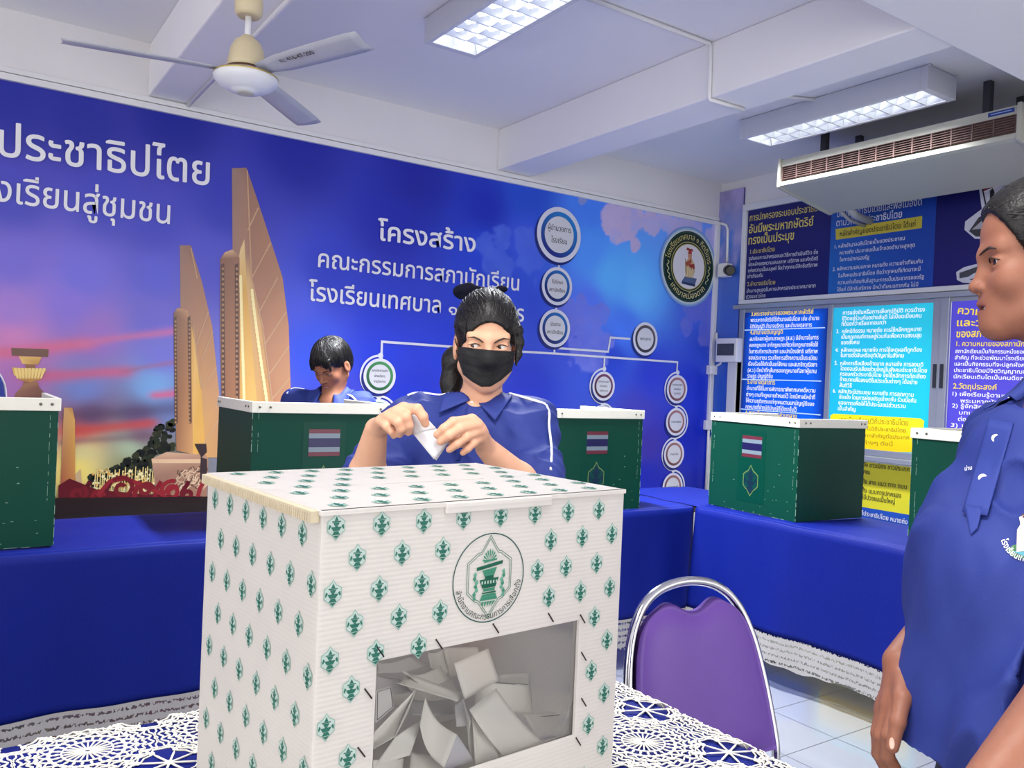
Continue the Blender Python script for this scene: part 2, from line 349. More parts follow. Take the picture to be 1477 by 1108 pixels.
for i in range(24):
    for (xa, xb) in ((346.5, 351.5), (363, 384)):
        t = i/23; y = 402+t*176+(20 if xa > 360 else 0)*(1-t); x = xa+(xb-xa)*t**1.1
        art([(x-1.8,y-5),(x+1.8,y-5),(x+2.4,y+5),(x-2.0,y+5)], pale, .0084)
for (p, q) in (((372,300),(357,332)),((390,350),(362,402)),((400,400),(372,452)),((412,450),(378,502)),((416,500),(384,545)),((418,545),(388,580)),((356,246),(362,400)),((362,400),(378,470)),((378,470),(400,640))):
    line(mm, PM, pm(p, q), .008, .0087, A(214,172,136))
art([(259,354),(275,354),(291,407),(306,472),(316,570),(318,660),(272,660),(264,560),(260,450)], [(150,116,104),(146,108,92),(170,124,100),(186,136,104),(200,150,110),(196,146,104),(216,168,96),(206,160,110),(170,128,106)])
art([(276,470),(282,500),(290,560),(296,655),(276,655)], [gold,(232,190,120),gold,(224,170,90),gold], .0066)
art([(250,452),(256,444),(270,448),(275,470),(278,655),(254,650)], [(130,94,78),(190,146,112),(196,150,112),(176,126,92),(206,154,104),(160,114,84)], .0074)
for x0 in (250, 270):
    art([(x0,458),(x0+4,456),(x0+6,610),(x0+2,612)], (96,70,60), .0078)
    for i in range(26):
        y = 464+i*5.8; art([(x0+1,y),(x0+2.6,y-2),(x0+4.4,y),(x0+2.6,y+2)], (176,134,100), .0081)
for (p, q) in (((275,358),(284,402)),((300,450),(282,500)),((306,478),(290,520)),((312,530),(292,560)),((278,470),(290,560)),((318,600),(294,640))): line(mm, PM, pm(p, q), .006, .0087, A(214,172,136))
# pedestal, trees with lights, scrolls, ground
tr = random.Random(3)
for k in range(420):
    t = tr.random(); x = 132+t*118; top = 686-(max(0, t-.1))**1.1*78-(16 if t > .72 else 0); y = top+tr.random()*(700-top); r = 1.6+tr.random()*4.2; z = mu(x, y); rr = abs(mu(x, y-r)[1]-z[1])
    poly(mm, PM, [(z[0]+rr*(.75+.4*tr.random())*math.cos(a*.7854), z[1]+rr*(.75+.4*tr.random())*math.sin(a*.7854)) for a in range(8)], .0062, A(*tr.choice([(34,40,34),(46,52,40),(28,30,30),(58,60,42)])))
for k in range(160):
    x = 134+tr.random()*100; y = 678+tr.random()*34; z = mu(x, y); r = .004+.005*tr.random(); ring(mm, PM, z, 0, r, .0071, A(*tr.choice([(246,222,150),(250,240,190),(226,170,90)])), n=6)
for k in range(26):
    x = 136+k*3.6+tr.random()*2; line(mm, PM, pm((x,684-tr.random()*12),(x-2,712)), .005, .0072, A(240,214,140))
art([(218,662),(240,652),(296,656),(300,662),(298,722),(226,722),(222,690)], [(190,150,126),(206,166,136),(180,140,116),(170,130,108),(150,110,90),(160,120,96),(150,112,96)], .0076)
art([(218,662),(298,662),(298,668),(219,668)], (216,180,146), .008)
for k in range(60):
    x = 256+tr.random()*40; y = 676+tr.random()*30; z = mu(x, y); line(mm, PM, [(z[0]+.02*math.cos(a+k), z[1]+.018*math.sin(a*1.3+k)) for a in (0,1,2,3)], .006, .0083, A(*tr.choice([(226,196,164),(110,80,70),(206,170,140)])))
art([(280,640),(297,640),(298,652),(290,660),(298,662),(298,700),(288,690),(289,658)], (60,48,50), .0088)
red, red2 = (134,34,44), (96,24,36)
art([(84,722),(84,700),(100,690),(140,706),(200,712),(292,716),(294,726)], red2, .0084)
def scroll(cx, cy, r, turns, wd, col, a0=0, sgn=1):
    pts = []; c = mu(cx, cy); R0 = abs(mu(cx, cy-r)[1]-c[1])
    for i in range(int(turns*18)+1):
        a = a0+sgn*i/18*2*PI; rr = R0*(1-.8*i/(turns*18)); pts.append((c[0]+rr*math.cos(a), c[1]+rr*math.sin(a)))
    line(mm, PM, pts, wd, .0094, A(*col))
for (cx, cy, r, tn, c, a0, sg) in ((246,708,15,1.6,(150,40,50),1.2,1),(176,704,17,1.3,(120,30,40),2.4,-1),(210,706,10,1.4,(130,36,46),0,1),(112,712,12,1.3,(124,32,42),1,-1),(270,712,9,1.2,(110,30,40),2,1),(140,716,9,1.2,red,0,1)): scroll(cx, cy, r, tn, .022, c, a0, sg)
line(mm, PM, pm((140,715),(158,694),(180,690),(206,700),(232,712),(256,700)), .022, .0096, A(150,42,52))
for x in (120,150,192,222,262,284): line(mm, PM, pm((x,720),(x+4,704),(x+10,694)), .024, .0092, A(*tr.choice([red,red2,(150,46,54)])))
art([(-400,722),(300,716),(430,712),(430,800),(-400,800)], [(44,28,28),(40,28,30),(46,36,34),(20,18,24),(20,18,24)], .01)
# golden tray on its stand, left of the picture
art([(16,502),(70,504),(69,515),(17,513)], (112,72,58), .0076)
art([(27,514),(60,515),(55,526),(32,525)], [(240,200,110),(226,176,90),(200,140,70),(236,196,110)], .0078)
art([(36,525),(51,526),(50,532),(37,531)], (150,100,60), .0076)
art([(17,530),(67,533),(58,548),(44,551),(30,549),(20,541)], [(226,176,84),(232,190,100),(190,130,66),(226,176,84),(180,120,60),(246,206,110)], .0078)
for i in range(9): art([(20+i*5.2,531),(24+i*5.2,531),(26.5+i*4.2,546),(24+i*4.2,546)], (252,222,140), .0081)
art([(34,550),(54,551),(56,558),(66,570),(72,592),(16,592),(22,568),(32,557)], [(140,92,66),(170,116,80),(140,88,70),(120,74,64),(110,68,60),(110,68,60),(150,104,84),(170,120,86)], .0076)
art([(92,588),(104,588),(108,606),(108,720),(86,720)], [(214,166,110),(200,140,80),(222,170,90),(190,120,70),(150,60,60)], .0076)
art([(108,684),(116,676),(118,700),(110,716)], (200,170,130), .0076)
mm.build('monument_picture', M_print, mural)
# --- lettering
WH = A(246,246,250)
def tline(mb, fn, pl, body, a, b, h, off, col, bold=0, align='fit', res=3):
    """line of lettering from pixel a to pixel b of the photograph's view of that wall; h = consonant height in px"""
    p, q = fn(*a), fn(*b); mid = ((a[0]+b[0])/2, (a[1]+b[1])/2); hh = abs(fn(mid[0], mid[1]-h)[1]-fn(*mid)[1])
    text(mb, pl, body, p, hh/.6, off, col, width=math.hypot(q[0]-p[0], q[1]-p[1]), bold=bold, res=res, ang=math.atan2(q[1]-p[1], q[0]-p[0]))
tm = MB(); tline(tm, mu, PM, 'ประชาธิปไตย', (-2,224.5), (301,268), 38, .011, WH, .012, res=4); tm.build('slogan_lettering', M_print, mural)
tm = MB(); tline(tm, mu, PM, 'โรงเรียนสู่ชุมชน', (-52,284), (244,323.5), 31, .011, WH, .008, res=4); tm.build('slogan_lettering', M_print, mural)
tm = MB(); tline(tm, mu, PM, 'โครงสร้าง', (544,346), (684,364), 22, .011, WH, .022, res=4); tm.build('title_lettering', M_print, mural)
tm = MB(); tline(tm, mu, PM, 'คณะกรรมการสภานักเรียน', (458,385), (747,419.5), 20, .011, WH, .014, res=4); tm.build('title_lettering', M_print, mural)
tm = MB(); tline(tm, mu, PM, 'โรงเรียนเทศบาล', (444,433), (634,452), 21, .011, WH, .016, res=4); tm.build('title_lettering', M_print, mural)
tm = MB(); tline(tm, mu, PM, '๑', (646,453.5), (658,454.5), 14, .011, WH, .016, res=4); tm.build('title_lettering', M_print, mural)
tm = MB(); tline(tm, mu, PM, 'กิตติขจร', (668,455.5), (754,464), 20, .011, WH, .016, res=4); tm.build('title_lettering', M_print, mural)
# --- organisation chart
cl = MB(); lc = A(226,228,240)
def cline(*pts, wd=.016): line(cl, PM, pm(*pts), wd, .0095, lc)
cline((806,378),(804.5,388)); cline((802,439),(801,448)); cline((799,500),(798.4,510))
cline((549,527),(550,493),(640,499.5),(745,507),(798.4,510),(870,515),(976,522.5),(975,538)); cline((871,515),(870,533))
cline((799,502),(876,507.5),(879.5,487),(908,489))
def semi(px, py, r, a0, a1, dot=True):
    c = mu(px, py); R = abs(mu(px, py-r)[1]-c[1]); ring(cl, PM, c, R-.007, R+.007, .0095, lc, n=28, a0=a0, a1=a1)
    if dot: ring(cl, PM, (c[0]+R*math.cos(a1), c[1]+R*math.sin(a1)), 0, .019, .0096, lc, n=14); ring(cl, PM, (c[0]+R*math.cos(a0), c[1]+R*math.sin(a0)), 0, .019, .0096, lc, n=14)
semi(546.8,542.5,29.5, PI*.5, PI*1.5); semi(545,601,29.5, PI*.5, -PI*.5)
semi(869.5,557,25, PI*.5, PI*1.5); semi(867,607,25, PI*.5, -PI*.5)
semi(975.4,561.4,24, PI*.5, PI*1.5); semi(973.9,608.4,23.4, PI*.5, -PI*.5); semi(971,655,23.4, PI*.5, PI*1.5); semi(969,702,23.4, PI*.5, -PI*.5)
cl.build('chart_lines', M_print, mural)
def badge(px, py, r, c1, c2, lines, ts, fr=(.83,.66)):
    b = MB(); c = mu(px, py); R = abs(mu(px, py-r)[1]-c[1])
    ring(b, PM, (c[0]-.012, c[1]-.016), 0, R*1.03, .0100, A(30,40,120), n=40)
    ring(b, PM, c, 0, R, .0106, A(226,226,240), n=56)
    n = 56; vs = []; cs = []
    for i in range(n):
        a = 2*PI*i/n; t = .5+.5*math.sin(a+.6); cc = tuple(np.array(A(*c1))*t+np.array(A(*c2))*(1-t))
        for rr in (R*fr[1], R*fr[0]): vs.append(PM.p(c[0]+rr*math.cos(a), c[1]+rr*math.sin(a), .0112)); cs.append(cc)
    b.add(vs, [(2*i, 2*i+1, 2*((i+1) % n)+1, 2*((i+1) % n)) for i in range(n)], 0, cs)
    ring(b, PM, c, 0, R*fr[1], .0116, A(220,220,228), n=48)
    k = len(lines)
    for i, (s, wd) in enumerate(lines): text(b, PM, s, (c[0], c[1]+R*ts*(1.55*((k-1)/2-i)-.32)), R*ts, .0124, A(28,30,48), width=R*wd, align='C', bold=.012)
    return b.build('chart_badge', M_print, mural)
badge(805.5,339,40, (40,130,210),(36,50,140), [('ผู้อำนวยการ',1.06),('โรงเรียน',.72)], .28)
badge(802.5,413,27.5, (36,110,190),(26,36,110), [('ที่ปรึกษา',.72),('สภานักเรียน',1.04)], .27)
badge(799.4,473.6,27.5, (36,110,190),(26,36,110), [('ประธาน',.66),('สภานักเรียน',1.04)], .27)
badge(929.6,489,24, (96,84,84),(60,54,58), [('เลขานุการ',.86)], .25)
badge(546.8,542.5,25.4, (70,150,90),(40,96,60), [('รองประธานสภา',1.0),('ฝ่ายบริหาร',.66),('งานวิชาการ',.72)], .2)
badge(545,601,25.4, (70,150,90),(40,96,60), [('งานวิชาการ',.8)], .2)
badge(869.5,557,21, (120,60,96),(78,36,62), [('รองประธานสภา',1.0),('ฝ่ายบริหาร',.66),('งบประมาณ',.72)], .2)
badge(867,605,21, (120,60,96),(78,36,62), [('งบประมาณ',.8)], .2)
badge(975.4,561.4,20.5, (170,120,120),(120,74,76), [('รองประธานสภา',1.0),('ฝ่ายบริหาร',.66),('งานทั่วไป',.66)], .2)
badge(973.9,608.4,20, (176,124,124),(120,76,78), [('งานประชาสัมพันธ์',1.0)], .2)
badge(971,655,20, (170,120,124),(116,72,76), [('งานอนามัย',.8)], .2)
badge(969,702,20, (166,112,112),(112,70,72), [('งานอาคารสถานที่',1.0)], .2)
# --- school crest
b = MB(); c = mu(992,385); R = abs(mu(992,333.5)[1]-c[1])
for i, rr in enumerate((1.13, 1.09, 1.05)): ring(b, PM, c, 0, R*rr, .010+i*.0004, A(*[(120,160,226),(160,190,226),(206,220,226)][i]), n=56)
ring(b, PM, c, 0, R, .0114, A(16,46,44), n=64); ring(b, PM, c, R*.68, R*.70, .0122, A(206,196,120), n=48); ring(b, PM, c, R*.955, R*.97, .0122, A(60,96,80), n=56)
ring(b, PM, c, 0, R*.62, .0120, A(232,230,238), n=48); ring(b, PM, c, R*.62, R*.64, .0122, A(206,196,120), n=48)
arc_text(b, PM, 'โรงเรียนเทศบาล ๑ กิตติขจร', c, R*.765, R*.24, .0126, A(226,214,140), PI/2, 2.75, bold=.01)
arc_text(b, PM, 'เทศบาลเมืองตาก', c, R*.90, R*.24, .0126, A(236,226,160), -PI/2, 1.75, inward=True, bold=.014)
for sgn in (-1, 1):
    line(b, PM, [(c[0]+sgn*R*.82*math.cos(a)+.012*math.sin(a*30), c[1]+R*.82*math.sin(a)) for a in np.linspace(-.55, .12, 14)], .008, .0126, A(206,206,150))
def fig(pts, col, off): poly(b, PM, [(c[0]+R*x, c[1]+R*y) for x, y in pts], off+.0008, A(*col))
fig([(-.26,-.44),(.28,-.46),(.34,-.30),(-.14,-.28)], (90,110,150), .0124); fig([(-.26,-.44),(.28,-.46),(.28,-.54),(-.26,-.50)], (50,64,104), .0124)
fig([(-.12,-.30),(.16,-.30),(.24,-.12),(.22,.10),(.10,.24),(-.06,.22),(-.16,.08),(-.14,-.12)], (206,186,140), .0128)
fig([(-.04,.06),(.20,.10),(.24,-.02),(.12,-.10)], (160,60,56), .0132); fig([(-.14,.10),(.08,.24),(.10,.12),(-.08,.0)], (176,90,70), .0132)
fig([(-.04,.22),(.09,.22),(.10,.34),(.02,.40),(-.06,.33)], (206,150,120), .0132); fig([(-.14,.46),(.14,.44),(.10,.52),(.04,.50),(-.10,.53)], (150,50,46), .0136); fig([(-.06,.36),(.10,.36),(.07,.46),(-.04,.46)], (170,60,50), .0136)
for x in (-.08, .02, .10): fig([(x,-.28),(x+.05,-.28),(x+.06,-.02),(x+.01,-.02)], (226,206,160), .0136)
line(b, PM, [(c[0]-R*.10, c[1]-R*.2), (c[0]-R*.16, c[1]+R*.2)], .006, .0148, A(120,60,50))
b.build('school_crest', M_print, mural)

# cloud print that turns the corner
mb = MB(); ys = np.linspace(WY, 4.716, 22); zs = np.linspace(.9, 3.02, 90); GY, GZ2 = np.meshgrid(ys, zs)
cc = sky_colors(np.full(GY.size, 5.3)+.4*(WY-GY.ravel()), np.minimum(GZ2.ravel(), 2.7)*.9+.1); nn = fbm(GY.ravel()*9, GZ2.ravel()*5, 77)
top = np.clip((GZ2.ravel()-2.45+(nn-.5)*.9)*3, 0, 1)[:,None]; low = np.array([lin(58), lin(112), lin(196)])*ART; cc = (cc*.35+low*.65)*(1-top)+top*np.array([lin(164), lin(156), lin(206)])*(.7+.6*nn[:,None])
mb.add([(WX-.018, y, z) for y, z in zip(GY.ravel(), GZ2.ravel())], [(j*22+i, j*22+i+1, (j+1)*22+i+1, (j+1)*22+i) for j in range(89) for i in range(21)], 0, [tuple(q)+(1,) for q in cc])
mb.box((WX-.017, 4.716, .9), (WX-.0005, WY-.0005, 3.02), 0, A(70,80,150))
tag(mb.build('cloud_print_strip', M_print), 'narrow cloud-printed strip on the corner beside the white-framed board', 'mural strip')

# mouldings and cable trunking on the mural wall
def boxthing(name, parts, m, kind=None, parent=None, bevel=0):
    q = MB()
    for a, b2 in parts: q.box(a, b2)
    o = q.build(name, m, parent, bevel=bevel)
    if kind: o['kind'] = kind
    return o
boxthing('trim_1', [((-3.4,WY-.026,2.728),(5.475,WY,2.762)), ((-3.4,WY-.018,2.768),(5.475,WY,2.796))], M_white, 'structure', bevel=.003)
boxthing('trim_2', [((5.435,WY-.03,1.02),(5.480,WY,2.728))], M_white, 'structure', bevel=.003)
# ------------------------------------------------------------------ right-hand wall: board above, window with back-lit sheets, lower sheet
M_frame = mat('white_frame', S(214,216,220), .45, var=.03)
M_alu = mat('aluminium', S(168,174,182), .38, metal=.55, var=.04)
M_sheet = print_mat('vinyl_sheet', rough=.4, spec=.4)
M_back = print_mat('backlit_vinyl', rough=.4, spec=.35, emit=.80, gain=.70)   # daylight behind the window panes
board = thing('notice_board', 'long white-framed board of dark and mid blue democracy panels above the windows', 'notice board', (WX, 2.9, 2.03))
YB0, YB1 = 4.71, .60
fb = MB()
for a, b2 in [((WX-.035,YB1,2.031),(WX,YB0,2.066)), ((WX-.035,YB1,2.815),(WX,YB0,2.869)), ((WX-.035,YB0-.045,2.066),(WX,YB0,2.815)), ((WX-.035,YB1,2.066),(WX,YB1+.045,2.815))]: fb.box(a, b2)
fb.build('frame', M_frame, board, bevel=.004)
pb = MB()
def rrect(mb, pl, a0, a1, b0, b1, off, col): poly(mb, pl, [(a0,b0),(a1,b0),(a1,b1),(a0,b1)], off, col)
rrect(pb, PR, -4.67, -3.866, 2.06, 2.82, .012, A(16,20,104)); 
poly(pb, PR, [(-3.868,2.06),(-3.06,2.06),(-3.06,2.82),(-3.868,2.82)], .0125, [A(30,104,190),A(20,70,170),A(16,56,150),A(20,76,168)])
poly(pb, PR, [(-3.06,2.06),(-.64,2.06),(-.64,2.82),(-3.06,2.82)], .012, [A(24,14,112),A(24,14,112),A(12,16,84),A(12,16,84)])
YL, WT, DK = A(226,208,110), A(228,230,240), A(30,36,40)
def rl(mb, body, a, b, h, col, off=.016, bold=0): tline(mb, ru, PR, body, a, b, h, off, col, bold)
for (s, a, b2, h, c, bo) in [('การปกครองระบอบประชาธิปไตย',(1083,319.6),(1195.8,302.6),8.5,YL,.006),('อันมีพระมหากษัตริย์',(1082,337),(1174.8,325.6),10.5,YL,.012),('ทรงเป็นประมุข',(1081.4,353.2),(1146.5,345.7),10.5,YL,.012),('1.ประชาธิปไตย',(1084,366.5),(1119,362.7),5.4,YL,0),
  ('รูปแบบการปกครองและวิธีการดำเนินชีวิต ซึ่ง',(1082,375.7),(1181.5,366.5),4.6,WT,0),('ยึดหลักของความเสมอภาค เสรีภาพ และศักดิ์ศรี',(1081.6,384.5),(1181.5,375.7),4.6,WT,0),('แห่งความเป็นมนุษย์ ถือว่าทุกคนมีสิทธิเสรีภาพ',(1080.8,393.3),(1180.8,384.7),4.6,WT,0),('เท่าเทียมกัน',(1080,401.8),(1102,399.8),4.6,WT,0),
  ('2.อำนาจอธิปไตย',(1079.6,413.3),(1119.7,410.3),5.2,YL,0),('อำนาจสูงสุดในการปกครองประเทศมาจาก',(1078.8,422.8),(1178,414.8),4.6,WT,0),('ปวงชนชาวไทย',(1078,431),(1105.6,429),4.6,WT,0),
  ('หลักการสำคัญ',(1209,299),(1295.5,286),11.5,WT,.004),('ของประชาธิปไตยและพลเมืองดี',(1209,313.9),(1331,296.3),9,WT,0),('ตามวิถีชีวิตประชาธิปไตย',(1208,327),(1302.5,313.9),8.5,WT,0),
  ('1. หลักอำนาจอธิปไตยเป็นของประชาชน',(1205.8,359),(1306.8,346.4),4.8,WT,0),('หมายถึง ประชาชนเป็นเจ้าของอำนาจสูงสุด',(1212.9,367.7),(1321.3,356.4),4.8,WT,0),('ในการปกครองรัฐ',(1212.9,377.7),(1255.5,374),4.8,WT,0),
  ('2. หลักความเสมอภาค หมายถึง ความเท่าเทียมกัน',(1202.8,391.5),(1332.6,379.7),4.8,WT,0),('ในสังคมประชาธิปไตย ถือว่าทุกคนที่เกิดมาจะมี',(1210.9,400.8),(1329.3,390.8),4.8,WT,0),('ความเท่าเทียมกันในฐานะการเป็นประชากรของรัฐ',(1210.4,410.8),(1334.4,402.3),4.8,WT,0),('ได้แก่ มีสิทธิเสรีภาพ มีหน้าที่เสมอภาคกัน ไม่มี',(1209,420.8),(1326,413.3),4.8,WT,0)]:
    rl(pb, s, a, b2, h, c, .016, bo)
poly(pb, PR, [ru(*p) for p in ((1207.4,346.4),(1331.4,329.4),(1331.9,312.1),(1206.9,330.9))], .0145, A(190,176,60))
rl(pb, 'หลักสำคัญของประชาธิปไตย ได้แก่', (1213.4,341.4), (1322.3,327), 6.6, DK, .017, .004)
pb.build('printed_panel', M_sheet, board)
# outlined drawing of a small monument with a flag at the right end of the board
db = MB()
def dr(pts, off, c): poly(db, PR, [ru(*p) for p in pts], off, A(*c))
dr([(1412,258),(1445,247),(1452,252),(1462,262),(1477,258),(1500,250),(1530,330),(1450,345),(1408,345),(1393,332),(1394,320),(1410,308),(1418,302)], .016, (206,208,222))
dr([(1417,262),(1444,252),(1448,268),(1420,279)], .018, (236,236,240))
for i in range(3): dr([(1417+i*.8,262+i*6),(1444+i*1.2,252+i*5.6),(1444.6+i*1.2,255+i*5.6),(1417.6+i*.8,265.4+i*6)], .0195, [(40,34,60),(30,28,70),(120,40,60)][i])
dr([(1416,262),(1418,262),(1426,300),(1424,301)], .0195, (30,30,40))
dr([(1430,276),(1434,272),(1437,278),(1434,286),(1440,290),(1430,292)], .0195, (40,40,50))
dr([(1449,270),(1456,258),(1462,268),(1470,280),(1460,300),(1446,300)], .0195, (150,150,160)); dr([(1452,276),(1458,270),(1463,282),(1456,292)], .021, (50,50,60))
dr([(1400,334),(1414,314),(1450,300),(1500,300),(1500,340),(1410,342)], .0195, (60,60,66)); dr([(1404,332),(1420,318),(1440,310),(1424,330)], .021, (170,170,180))
dr([(1381,393),(1392,386),(1415,380),(1440,384),(1440,412),(1412,410),(1390,408),(1382,404)], .016, (206,208,222)); dr([(1386,394),(1415,384),(1440,388),(1440,396),(1408,394),(1398,400),(1386,402)], .018, (70,72,78)); dr([(1400,404),(1416,398),(1440,400),(1440,408)], .018, (60,62,68))
db.build('outlined_drawing', M_sheet, board)
# window
win = MB()
for a, b2 in [((WX-.05,1.5,1.99),(WX+.05,4.755,2.026)), ((WX-.10,1.5,.852),(WX+.05,4.70,.884)), ((WX-.03,1.5,.884),(WX+.05,4.68,.93)), ((WX-.02,4.655,.9),(WX+.05,4.705,1.99)), ((WX-.02,3.815,.9),(WX+.05,3.856,1.99)), ((WX-.025,2.985,.9),(WX+.05,3.042,1.99)), ((WX-.035,2.928,.9),(WX+.04,2.985,1.99)), ((WX-.02,1.5,.9),(WX+.05,1.6,1.99)), ((WX-.02,2.2,.9),(WX+.05,2.26,1.99)), ((WX-.012,1.5,1.962),(WX+.05,4.68,1.99))]: win.box(a, b2)
wo = struct(win.build('window_1', M_alu, bevel=.003))
hb = MB()
hb.box((WX-.032,3.00,1.385),(WX-.024,3.022,1.545)); hb.box((WX-.042,2.948,1.385),(WX-.034,2.97,1.545)); hb.build('window_handle', mat('handle_black', S(40,44,52), .4), wo)
struct(boxthing('trim_3', [((WX-.03,4.705,.3),(WX,4.80,1.62)), ((WX-.02,4.66,.88),(WX,4.705,1.62))], M_frame, bevel=.003))
ws = MB(); ws.box((WX-.05,1.5,.838),(WX,4.70,.852)); struct(ws.build('trim_4', M_frame, bevel=.003))
def sheet(name, label, u0, u1, z0, z1, colfn, off, m, lines, deco=None):
    q = MB(); n = 14
    q.grid(lambda a, b: PR.p(u0+(u1-u0)*a, z0+(z1-z0)*b, off), n, n, 0, lambda a, b: colfn(a, b), False)
    if deco: deco(q)
    for (s, a, b2, h, c, bo) in lines: rl(q, s, a, b2, h, c, off+.003, bo)
    return tag(q.build(name, m), label, 'window poster' if m is M_back else 'poster')
def B7(x, y): return (1040+x/5.5417, 420+y/5.5417)
def C6(x, y): return (1040+x/2.769, 400+y/2.769)
def P5(x, y): return (1237+x/2.5767, 250+y/2.5767)
BY, BW = A(250,220,70), A(250,250,252)
bl = [('3.พระราชอำนาจของพระมหากษัตริย์',B7(248,200),B7(745,180),5.4,BY,.02),('พระมหากษัตริย์ใช้อำนาจอธิปไตย เช่น อำนาจ',B7(243,248),B7(790,232),5,BW,.012),('นิติบัญญัติ อำนาจบริหาร และอำนาจตุลาการ',B7(240,298),B7(732,285),5,BW,.012),
  ('4.อำนาจนิติบัญญัติ',B7(238,347),B7(500,341),5.4,BY,.02),('สมาชิกสภาผู้แทนราษฎร (ส.ส.) มีอำนาจในการ',B7(235,398),B7(785,386),5,BW,.012),('ออกกฎหมาย อาทิกฎหมายเกี่ยวกับกฎหมายเพื่อใช้',B7(232,447),B7(780,443),5,BW,.012),('ในการบริหารประเทศ และปกป้องสิทธิ เสรีภาพ',B7(230,497),B7(778,497),5,BW,.012),('ของประชาชน รวมทั้งการสร้างความเป็นระเบียบ',B7(227,547),B7(774,551),5,BW,.012),('เรียบร้อยให้เกิดขึ้นแก่สังคม และสมาชิกวุฒิสภา',B7(224,596),B7(772,604),5,BW,.012),('(ส.ว.) มีหน้าที่กลั่นกรองกฎหมายที่สภาผู้แทน',B7(220,646),B7(768,656),5,BW,.012),('ราษฎร บัญญัติขึ้น',B7(217,693),B7(418,697),5,BW,.012),
  ('5.อำนาจตุลาการ',B7(217,740),B7(437,748),5.4,BY,.02),('อำนาจที่ใช้ในการพิจารณาพิพากษาคดีความ',B7(212,790),B7(760,812),5,BW,.012),('ต่างๆ ตามที่กฎหมายกำหนดไว้ โดยมีศาลมีหน้าที่',B7(208,840),B7(757,866),5,BW,.012),('ให้ความยุติธรรมแก่ทุกคนตามบทบัญญัติของ',B7(205,888),B7(750,920),5,BW,.012),('กฎหมายที่ฝ่ายนิติบัญญัติได้ตราขึ้นไว้',B7(203,937),B7(610,965),5,BW,.012),('6.การบริหารราชการส่วนกลาง',B7(203,985),B7(610,1018),5.4,BY,.02)]
def deco_b(q):
    for a, b2 in ((B7(195,313),B7(840,293)),(B7(175,705),B7(810,720)),(B7(165,942),B7(805,990))): line(q, PR, [ru(*a), ru(*b2)], .008, .014, A(190,220,255))
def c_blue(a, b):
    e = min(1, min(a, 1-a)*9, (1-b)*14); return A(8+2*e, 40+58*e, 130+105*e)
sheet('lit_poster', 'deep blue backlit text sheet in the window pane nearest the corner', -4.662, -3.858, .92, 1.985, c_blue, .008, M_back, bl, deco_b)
cy = [('การแข่งขันหรือการเลือกปฏิบัติ ควรดำรง',C6(490,150),C6(817,137)),('ชีวิตอยู่ร่วมกันอย่างสันติ ไม่เบียดเบียนคน',C6(487,173),C6(803,161)),('ที่ด้อยกว่าหรือยากจนกว่า',C6(485,195),C6(662,188)),('3.  หลักนิติธรรม หมายถึง การใช้หลักกฎหมาย',C6(464,224),C6(803,215)),('เป็นกฎเกณฑ์การอยู่ร่วมกันเพื่อความสงบสุข',C6(484,246),C6(803,240)),('ของสังคม',C6(483,269),C6(555,267)),
  ('4.  หลักเหตุผล หมายถึง การใช้เหตุผลที่ถูกต้อง',C6(460,298),C6(805,298)),('ในการตัดสินหรือยุติปัญหาในสังคม',C6(481,319),C6(733,321)),('5.  หลักการถือเสียงข้างมาก หมายถึง การลงมติ',C6(457,350),C6(810,357)),('โดยยอมรับเสียงส่วนใหญ่ในสังคมประชาธิปไตย',C6(480,372),C6(825,381)),('ครอบครัวประชาธิปไตย จึงใช้หลักการถือเสียง',C6(479,393),C6(820,405)),('ข้างมากเพื่อลงมติในประเด็นต่างๆ ได้อย่าง',C6(478,415),C6(787,428)),('สันติวิธี',C6(476,438),C6(525,441)),
  ('6.  หลักประนีประนอม หมายถึง การลดความ',C6(450,461),C6(772,478)),('ขัดแย้ง โดยการผ่อนปรนเข้าหากัน ร่วมมือกัน',C6(475,485),C6(782,501)),('ของการเพื่อให้ได้ประโยชน์ส่วนรวม',C6(472,508),C6(740,523)),('เป็นสำคัญ',C6(470,531),C6(540,536))]
def deco_c(q):
    c = [ru(*p) for p in (C6(440,553),C6(452,545),C6(800,564),C6(815,574),C6(800,700),C6(440,690))]; poly(q, PR, c, .0105, [A(250,226,20)]*3+[A(252,232,40)]+[A(240,200,10)]*2)
    for s, a, b2, h, cc in (('พลเมืองดีตามวิถีประชาธิปไตย',C6(478,578),C6(752,592),6.4,A(150,130,30)),('พลเมืองดี ในวิถีประชาธิปไตย',C6(500,606),C6(742,620),4.6,A(130,116,30)),('เป็นผู้มีบทบาทสำคัญต่อประเทศ',C6(490,634),C6(756,648),4.6,A(130,116,30)),('ในด้านต่างๆ ดังนี้',C6(500,662),C6(690,674),4.6,A(130,116,30))): rl(q, s, a, b2, h, cc, .013)
sheet('lit_poster', 'bright cyan backlit text sheet with yellow lower box beside the grey window stiles', -3.815, -3.042, .92, 1.965, lambda a, b: A(24+20*b, 186+14*a, 228), .008, M_back, [(s, a, b2, 5, BW, .014) for s, a, b2 in cy], deco_c)
pu = [('ความหมาย',P5(375,522),P5(560,536),9,BY,.02),('และวัตถุประสงค์',P5(372,568),P5(700,570),9,BY,.02),('ของสภานักเรียน',P5(370,610),P5(590,606),9,BY,.02),('1. ความหมายของสภานักเรียน',P5(370,642),P5(680,644),6,BY,.016)]
for i, s in enumerate(['สภานักเรียนเป็นกิจกรรมหนึ่งของโรงเรียน','สำคัญ ที่จะช่วยพัฒนาโรงเรียนไปสู่เป้า','และเป็นกิจกรรมที่จะปลูกฝังความเป็น','ประชาธิปไตยมีจิตวิญญาณของการ','นักเรียนเติบโตเป็นคนดีของสังคม']): pu.append((s, P5(366-1.5*i,668+23.5*i), P5(700,672+25*i), 4.8, BW, .012))
